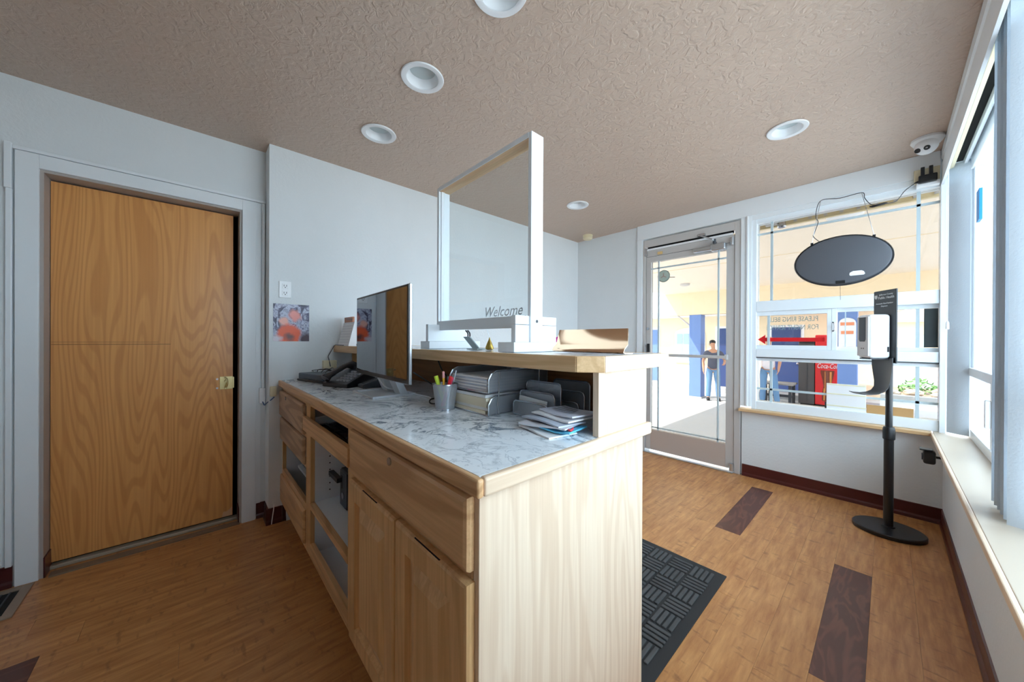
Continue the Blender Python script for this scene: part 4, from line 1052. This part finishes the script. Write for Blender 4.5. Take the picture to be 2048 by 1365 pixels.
for (y, z, hw) in ((-.031, 1.085, .080), (-.031, 1.03, .078), (-.030, .98, .070), (-.030, .93, .060), (-.036, .895, .054), (-.052, .872, .052), (-.080, .858, .052), (-.115, .853, .052), (-.150, .855, .050), (-.178, .860, .044)):
    rows.append([(hw*(2*i/6-1), y-.008*((2*i/6-1)**2), z+.008*((2*i/6-1)**2)) for i in range(7)])
MB().sheet(rows, .003).xf(MH).build('drip_tray', plain('tray_charcoal', s(64, 66, 70), .45), hs, smooth=True)

# ------------------------------------------------------------------ outdoors
ZG = -.45
S('ground', B(-14, 40, -12, 60, ZG-.2, ZG), MCONC)
S('porch_slab', B(-6, 3.6, .12, 1.0, ZG, -.03), MCONC)
cs = S('canopy', B(-1.95, 4.2, .46, 7.5, 2.60, 2.78), MSOFFIT)
S('canopy_beam', B(-1.95, 4.2, 7.02, 7.38, 1.95, 2.60), MCREAMW, cs)
S('soffit_seam', B(-1.95, 4.2, 3.4, 3.42, 2.592, 2.6), MCREAMW, cs)
def column(x, lab):
    t = thing('porch_column', (x, 7.2, ZG), lab, 'column', 'blue columns under the canopy')
    B(x-.16, x+.16, 7.04, 7.36, ZG, 1.95).build('column_shaft', MBLUE, t, bevel=.01)
    B(x-.19, x+.19, 7.01, 7.39, ZG, ZG+.04).build('column_foot', MCONC, t)
    return t
column(-1.09, 'blue column under the canopy seen through the entrance door')
c2 = column(2.07, 'blue column with a white arched plaque beside the red vending machine')
MB().tube([(-1.10, 7.1, 1.50), (-1.60, 7.1, 1.95)], .025, 8).build('canopy_brace', MALU)
tag(bpy.data.objects['canopy_brace'], 'grey diagonal brace from the canopy beam to the left blue column', 'brace')
tag(MB().tube([(2.24, 7.1, 1.55), (2.72, 7.1, 1.95)], .03, 8).build('canopy_strut', MALU), 'grey diagonal strut beside the column with the plaque', 'brace')
t = thing('arched_plaque', (2.07, 7.02, 1.1), 'white arched plaque with orange lettering bands on the right blue column', 'plaque')
pts = [(1.93, 1.05), (2.21, 1.05), (2.21, 1.60)]+[(2.07+.14*math.cos(a*PI/8), 1.60+.12*math.sin(a*PI/8)) for a in range(1, 8)]+[(1.93, 1.60)]
MB().prism(pts, 7.0, 7.035, 'y').build('plaque_board', MWHITE, t)
MOR = plain('plaque_orange', s(236, 150, 110), .5)
B(1.96, 2.18, 6.995, 7.0, 1.55, 1.62).build('orange_band', MOR, t)
B(1.97, 2.17, 6.995, 7.0, 1.36, 1.43).build('orange_band', MOR, t)
# motel wing across the court
mo = thing('motel_wing', (-1.0, 9.3, ZG), 'cream motel wing with navy doors across the court', 'building')
B(-9.0, 2.55, 9.3, 9.6, ZG, 2.4).build('wall', MCREAMW, mo)
B(-9.0, 2.9, 8.75, 9.9, 2.02, 2.20).build('roof_fascia', MWHITE, mo)
B(-9.0, 2.9, 8.6, 9.9, 2.20, 2.32).build('roof', MWHITE, mo)
B(-9.0, 2.55, 8.7, 9.3, ZG, ZG+.14).build('walkway', MCONC, mo)
for x0, x1 in ((-3.95, -3.2), (-1.17, -.45), (.30, .98)):
    f = B(x0-.07, x1+.07, 9.27, 9.30, ZG+.14, 1.68).build('door_frame', MWHITE, mo)
    B(x0, x1, 9.25, 9.28, ZG+.15, 1.61).build('door_leaf', MBLUE if x0 < -3 else MNAVY, mo)
    MB().sphere((x1-.07, 9.23, .55), .03).build('door_knob', MSIL, mo)
wf = MB().prism([(-2.56, .42), (-1.55, .42), (-1.55, 1.45)]+[(-2.055+.505*math.cos(a*PI/8), 1.45+.2*math.sin(a*PI/8)) for a in range(1, 8)]+[(-2.56, 1.45)], 9.25, 9.3, 'y').build('window_frame', MWHITE, mo)
MPW = plain('motel_pane', s(176, 200, 206), .15)
for q in range(4): B(-2.48+.22*q, -2.29+.22*q, 9.235, 9.25, .50, 1.45).build('pane', MPW, wf)
# vending machine and neighbour
vm = thing('vending_machine', (1.67, 8.25, ZG), 'red cola vending machine standing outside against the motel wall', 'vending machine')
B(1.43, 1.914, 8.0, 8.58, ZG+.05, 1.36).build('cabinet', MRED, vm, bevel=.02)
B(1.45, 1.90, 8.05, 8.55, ZG, ZG+.05).build('plinth', MBLACK, vm)
B(1.445, 1.90, 7.99, 8.0, ZG+.12, 1.33).build('front_panel', MRED, vm)
text('logo_lettering', 'Coca-Cola', .17, face_M((1.672, 7.985, .575), (1, 0, 0), (0, 0, 1)), MWHITE, vm, shear=.3, extrude=.002, sx=.56)
MCOLA = plain('cola_brown', s(120, 52, 30), .3); MAMB = plain('cola_amber', s(232, 150, 70), .3)
def gl_prof(w): return [(-.13*w, .47), (-.125*w, .40), (-.085*w, .20), (-.07*w, .08), (-.095*w, -.10), (-.10*w, -.26), (-.085*w, -.3)]
g1 = gl_prof(1.0); poly = [(1.665+p[0], p[1]) for p in g1]+[(1.665-p[0], p[1]) for p in g1[::-1]]
MB().prism(poly, 7.982, 7.989, 'y').build('glass_print', MCOLA, vm)
for dx, w_ in ((.055, .022), (-.06, .012), (.085, .010)):
    B(1.665+dx*.8, 1.665+dx*.8+w_, 7.979, 7.982, -.05, .44).build('glass_highlight', MAMB, vm)
for dx in (-.068, .045): B(1.665+dx, 1.665+dx+.022, 7.979, 7.982, -.28, .02).build('glass_highlight', MAMB, vm)
t = thing('ice_machine', (1.27, 8.3, ZG), 'dark grey ice machine beside the red vending machine', 'machine')
B(1.10, 1.42, 8.02, 8.58, ZG+.04, 1.28).build('cabinet', plain('ice_dark', s(84, 82, 82), .5), t, bevel=.01)
B(1.14, 1.40, 8.05, 8.55, ZG, ZG+.04).build('plinth', MBLACK, t)
B(1.265, 1.285, 8.005, 8.02, ZG+.1, 1.24).build('door_seam', MDGREY, t)
B(1.12, 1.40, 8.005, 8.02, 1.14, 1.25).build('vent_panel', MBLACK, t)
# bench table
t = thing('picnic_table', (.92, 8.0, ZG), 'weathered grey table outside beyond the lower window', 'table')
MGW2 = plain('weathered_wood', s(168, 162, 156), .7, noise=.15)
for q in range(4): B(.40, 1.06, 7.55+.16*q, 7.70+.16*q, .06, .10).build('tabletop_plank', MGW2, t)
for x in (.48, .99):
    B(x-.03, x+.03, 7.6, 7.66, ZG, .06).build('leg', MDGREY, t)
    B(x-.03, x+.03, 8.1, 8.16, ZG, .06).build('leg', MDGREY, t)
B(.45, 1.02, 7.86, 7.90, -.28, -.22).build('stretcher', MDGREY, t)
# planting and far street
def bush(x, y, r, h, lab):
    t = thing('shrub', (x, y, ZG), lab, 'shrub', 'shrubs by the road')
    m = MB()
    for q in range(150):
        a, b = random.random()*2*PI, random.random()**.6
        px, py, pz = x+r*b*math.cos(a), y+r*b*math.sin(a), ZG+.05+h*random.random()*(1-.5*b)
        sz = .05+.05*random.random(); d = Vector((random.gauss(0, 1), random.gauss(0, 1), random.gauss(0, .7))).normalized(); e = d.orthogonal().normalized()
        c_ = Vector((px, py, pz)); m.add([c_-d*sz, c_+e*sz*.4, c_+d*sz, c_-e*sz*.4], [(0, 1, 2, 3)])
    o = m.build('foliage', plain('leaf_green', s(104, 150, 84), .6, noise=.3), t); o['kind'] = 'stuff'
    MB().tube([(x, y, ZG), (x, y, ZG+h*.6)], .03, 6).build('stem', plain('bark', s(110, 88, 66), .8), t)
bush(2.42, 12.3, .36, .62, 'low green shrub in the gravel bed, left of the other low shrub')
bush(3.3, 12.4, .40, .6, 'low green shrub in the gravel bed behind the sanitizer stand tray')
bush(4.5, 15.5, .5, 1.25, 'taller green shrub at the right end of the gravel bed')
gb = B(1.6, 8.0, 11.2, 14.2, ZG, ZG+.10); S('gravel_bed', gb, plain('tan_gravel', s(176, 150, 126), .9, noise=.35))
S('curb', B(1.4, 10, 10.7, 11.0, ZG, ZG+.16), MCONC)
ROCKS = [(1.95, 11.45, .12, 'pale rock leftmost in the gravel bed by the kerb'), (2.36, 11.5, .16, 'large pale rock left of centre in the gravel bed'), (2.78, 11.42, .13, 'pale rock just behind the sanitizer pole in the gravel bed'),
         (3.18, 11.5, .17, 'largest pale rock near the kerb on the right of the gravel bed'), (3.62, 11.45, .12, 'pale rock rightmost along the kerb'), (2.0, 12.9, .2, 'pale boulder behind the left low shrub'), (3.75, 12.1, .18, 'pale boulder right of the low shrubs in the gravel bed')]
for x, y, r, lab in ROCKS:
    m = MB().sphere((x, y, ZG+.10+r*.5), (r*1.25, r*.8, r*.65), 9, 6)
    m.v = [(a+random.uniform(-.02, .02), b+random.uniform(-.02, .02), max(ZG+.10, c+random.uniform(-.02, .02))) for a, b, c in m.v]
    tag(m.build('rock', plain('pale_rock', s(206, 192, 176), .8, noise=.2)), lab, 'rock', 'rocks in the gravel bed')
fb = thing('roadside_house', (7.0, 36, ZG), 'pale house with a brown roof far across the road', 'house')
B(2.8, 12, 34, 42, ZG, 2.6).build('wall', MCREAMW, fb)
MB().prism([(33.4, 2.6), (42.6, 2.6), (38, 4.4)], 2.4, 12.4, 'x').build('roof', plain('roof_tan', s(196, 176, 156), .8), fb)
for x in (3.4, 5.2, 7.4): B(x, x+1.0, 33.93, 34, .6, 1.7).build('window', MPW, fb)
t = thing('carport', (4.4, 14.5, ZG), 'beige carport roof with white posts beyond the right end of the canopy', 'carport')
MB().prism([(2.4, 1.95), (3.75, 2.75), (2.4, 2.85)], 14.0, 15.2, 'y').build('gable_panel', plain('gable_beige', s(226, 204, 178), .7), t)
B(2.42, 2.52, 14.4, 14.5, ZG, 1.97).build('carport_post', MWHITE, t)
# soffit bits outside the glass
t = thing('soffit_vent_strip', (2.4, .4, 2.27), 'cream strip with small grey studs along the canopy edge above the window', 'vent strip')
B(1.55, 3.3, .38, .42, 2.255, 2.31).build('strip_board', plain('strip_cream', s(226, 208, 164), .6), t)
B(-1.0, 3.3, .40, .46, 2.31, 2.60).build('fascia_board', MSOFFIT, t)
for q in range(17): B(1.60+q*.1, 1.622+q*.1, .37, .38, 2.27, 2.295).build('stud', MALU, t)
t = thing('flood_light', (1.985, .3, 2.26), 'small grey flood light outside the top left corner of the far window', 'light fixture')
B(1.90, 1.99, .30, .36, 2.262, 2.285).build('mount_arm', MALU, t, bevel=.004)
MB().lathe([(.012, .03), (.028, .01), (.034, -.03), (.028, -.04)], (2.02, .33, 2.265), 16).build('lamp_head', MSIL, t, smooth=True)
MB().lathe([(.16, 2.6), (.15, 2.57), (.05, 2.55)], (2.35, 1.68, 0), 28).build('soffit_lamp', MWHITE, smooth=True)
tag(bpy.data.objects['soffit_lamp'], 'round white lamp on the canopy soffit just outside the far window', 'light fixture')
tag(MB().lathe([(.11, 2.6), (.11, 2.56), (.06, 2.54)], (-.706, 5.28, 0), 24).build('soffit_sensor', MALU, smooth=True), 'small round grey fixture on the canopy soffit seen through the door', 'light fixture')
t = thing('dial_thermometer', (1.094, .012, 1.866), 'round grey green dial thermometer on the entrance door glass', 'thermometer')
MB().lathe([(.060, -.006), (.063, -.002), (.063, .006), (.058, .008)], (0, 0, 0), 36).xf(Matrix.Translation((1.094, .010, 1.866)) @ Matrix.Rotation(PI/2, 4, 'X')).build('dial_case', plain('dial_rim', s(132, 142, 134), .4), t, smooth=True)
MB().lathe([(.056, .008), (.05, .0095)], (0, 0, 0), 36).xf(Matrix.Translation((1.094, .010, 1.866)) @ Matrix.Rotation(PI/2, 4, 'X')).build('dial_face', plain('dial_green', s(178, 192, 180), .5, noise=.12), t)
for q in range(3):
    a = q*2*PI/3
    B(-.004, .004, -.0125, -.0115, 0, .03).xf(Matrix.Translation((1.094, .012, 1.866)) @ Matrix.Rotation(a, 4, 'Y')).build('dial_mark', plain('dial_mark', s(170, 140, 128), .5), t)
MB().tube([(1.15, .012, 1.848), (1.205, .014, 1.842)], .0035, 6).build('mounting_pin', MDGREY, t)

# ------------------------------------------------------------------ people outside
def skin(name, verts, edges, rad, mat, parent, root=0, sub=2):
    me = bpy.data.meshes.new(name); me.from_pydata(verts, edges, []); me.update()
    o = bpy.data.objects.new(name, me); COL.objects.link(o); o.parent = parent; me.materials.append(mat)
    md = o.modifiers.new('skin', 'SKIN'); md.use_smooth_shade = True
    if not me.skin_vertices: me.skin_vertices.new() if hasattr(me.skin_vertices, 'new') else None
    for i, r in enumerate(rad):
        sv = me.skin_vertices[0].data[i]; sv.radius = r if isinstance(r, tuple) else (r, r); sv.use_root = (i == root)
    sb = o.modifiers.new('sub', 'SUBSURF'); sb.levels = sub; sb.render_levels = sub
    return o
MSKIN = plain('skin_tone', s(196, 146, 118), .5)
def chain(V, E, R, start, pts, rads):
    p = start
    for q, r in zip(pts, rads):
        V.append(q); R.append(r); i = len(V)-1
        if p is not None: E.append((p, i))
        p = i
    return p
def person(loc, rz, sc, lab, pose, mshirt, mjean, mshoe, mhair):
    t = thing('person', loc, lab, 'person', None, rz); t.scale = (sc, sc, sc)
    V, E, R = [(0, 0, .95)], [], [(.13, .09)]
    ch = chain(V, E, R, 0, [(0, 0, 1.12), (0, .01, 1.30), (0, .01, 1.42)], [(.125, .085), (.14, .095), (.12, .08)])
    nk = chain(V, E, R, ch, [(0, 0, 1.50), (0, -.012, 1.56)], [.052, .055])
    hx = pose['head']
    chain(V, E, R, nk, [(hx[0]*.02, -.02+hx[1]*.01, 1.61), (hx[0]*.02, -.01, 1.67), (hx[0]*.01, 0, 1.73)], [(.062, .075), (.076, .092), (.055, .068)])
    for sgn, key in ((-1, 'L'), (1, 'R')):
        sh = chain(V, E, R, ch, [(sgn*.175, .01, 1.41)], [.058])
        el, wr = pose['elbow'+key], pose['wrist'+key]
        w_ = chain(V, E, R, sh, [tuple(Vector((sgn*.175, .01, 1.41)).lerp(Vector(el), .5)), el, tuple(Vector(el).lerp(Vector(wr), .5)), wr], [.050, .040, .037, .026])
        d = (Vector(wr)-Vector(el)).normalized(); sd = Vector((0, -1, 0)) if abs(d.y) < .7 else Vector((1, 0, 0))
        pm = Vector(wr)+d*.05
        pi_ = chain(V, E, R, w_, [tuple(pm)], [(.030, .018)])
        for f_ in range(4):
            off = sd*(.024-.016*f_); L = (.07, .08, .075, .06)[f_]
            chain(V, E, R, pi_, [tuple(pm+off+d*.035), tuple(pm+off+d*(.035+L*.5)+Vector((-sgn*.008, 0, 0))), tuple(pm+off+d*(.03+L)+Vector((-sgn*.02, 0, 0)))], [.009, .0085, .007])
        chain(V, E, R, w_, [tuple(Vector(wr)+d*.03+sd*.035), tuple(Vector(wr)+d*.065+sd*.045)], [.010, .008])
        fx = pose['foot'+key]
        chain(V, E, R, 0, [(sgn*.09, 0, .88), (sgn*.09+fx*.5, -.015, .50), (sgn*.09+fx, .01, .10), (sgn*.09+fx*1.1, -.10, .04)], [.085, .055, .038, .035])
    body = skin('body', V, E, R, MSKIN, t, 0, 2)
    # shirt
    V, E, R = [(0, 0, .86)], [], [(.165, .122)]
    c_ = chain(V, E, R, 0, [(0, 0, 1.08), (0, .01, 1.30), (0, .01, 1.43)], [(.155, .112), (.165, .118), (.13, .09)])
    chain(V, E, R, c_, [(0, .005, 1.485)], [.068])
    for sgn, key in ((-1, 'L'), (1, 'R')):
        el = Vector(pose['elbow'+key]); sh = Vector((sgn*.178, .01, 1.405))
        chain(V, E, R, c_, [tuple(sh), tuple(sh.lerp(el, .75))], [.074, .066])
    skin('shirt', V, E, R, mshirt, t, 0, 2)
    V, E, R = [(0, 0, 1.0)], [], [(.142, .104)]
    for sgn, key in ((-1, 'L'), (1, 'R')):
        fx = pose['foot'+key]
        chain(V, E, R, 0, [(sgn*.092, 0, .86), (sgn*.092+fx*.5, -.015, .50), (sgn*.092+fx, .008, .075)], [(.102, .102), .074, .064])
    skin('jeans', V, E, R, mjean, t, 0, 2)
    for sgn, key in ((-1, 'L'), (1, 'R')):
        fx = pose['foot'+key]; x = sgn*.09+fx
        MB().sphere((x*1.03, -.065, .045), (.05, .135, .05), 14, 8).build('shoe', mshoe, t, smooth=True, local=True)
        MB().box(x*1.03-.045, x*1.03+.045, -.19, .06, 0, .02).build('shoe_sole', MDGREY, t, bevel=.01, local=True)
    hd = Vector((hx[0]*.02, -.01, 1.675))
    MB().sphere((hd.x, hd.y+.018, 1.705), (.083, .098, .072), 16, 10).build('hair', mhair, t, smooth=True, local=True)
    f = Vector((hx[0], hx[1], 0)).normalized(); sd = Vector((-f.y, f.x, 0))
    for sgn in (-1, 1):
        p = hd+f*.082+sd*sgn*.032+Vector((0, 0, -.012)); MB().sphere(p, .011, 8, 6).build('eye', MBLACK, t, local=True)
        p = hd+sd*sgn*.080+Vector((0, 0, -.02)); MB().sphere(p, (.014, .020, .03), 8, 6).build('ear', MSKIN, t, smooth=True, local=True)
    p = hd+f*.092+Vector((0, 0, -.035)); MB().sphere(p, (.014, .016, .022), 8, 6).build('nose', MSKIN, t, smooth=True, local=True)
    p = hd+f*.080+Vector((0, 0, -.072)); MB().sphere(p, (.022, .012, .006), 8, 6).build('mouth', plain('lips', s(160, 96, 88), .5), t, smooth=True, local=True)
    return t
MJEAN = plain('denim_blue', s(112, 152, 192), .8, noise=.15)
person((-.60, 7.0, ZG), .36, .945, 'man in a dark grey t-shirt and jeans standing outside seen through the entrance door',
       dict(head=(-.9, -.45), elbowL=(-.255, .03, 1.15), wristL=(-.25, -.04, .91), elbowR=(.30, .02, 1.17), wristR=(.26, -.20, 1.10), footL=-.03, footR=.05), plain('tshirt_slate', s(84, 88, 104), .8, noise=.1), MJEAN, MBLACK, plain('hair_dark', s(40, 34, 32), .6))
person((.585, 7.35, ZG), .1, 1.0, 'person in a white shirt, jeans and white shoes standing outside beyond the far window',
       dict(head=(.2, -1), elbowL=(-.24, .03, 1.15), wristL=(-.22, -.10, .95), elbowR=(.24, .03, 1.15), wristR=(.22, -.08, .94), footL=-.03, footR=.10), plain('shirt_pale', s(226, 220, 224), .8), MJEAN, MWHITE, plain('hair_grey', s(200, 170, 150), .6))
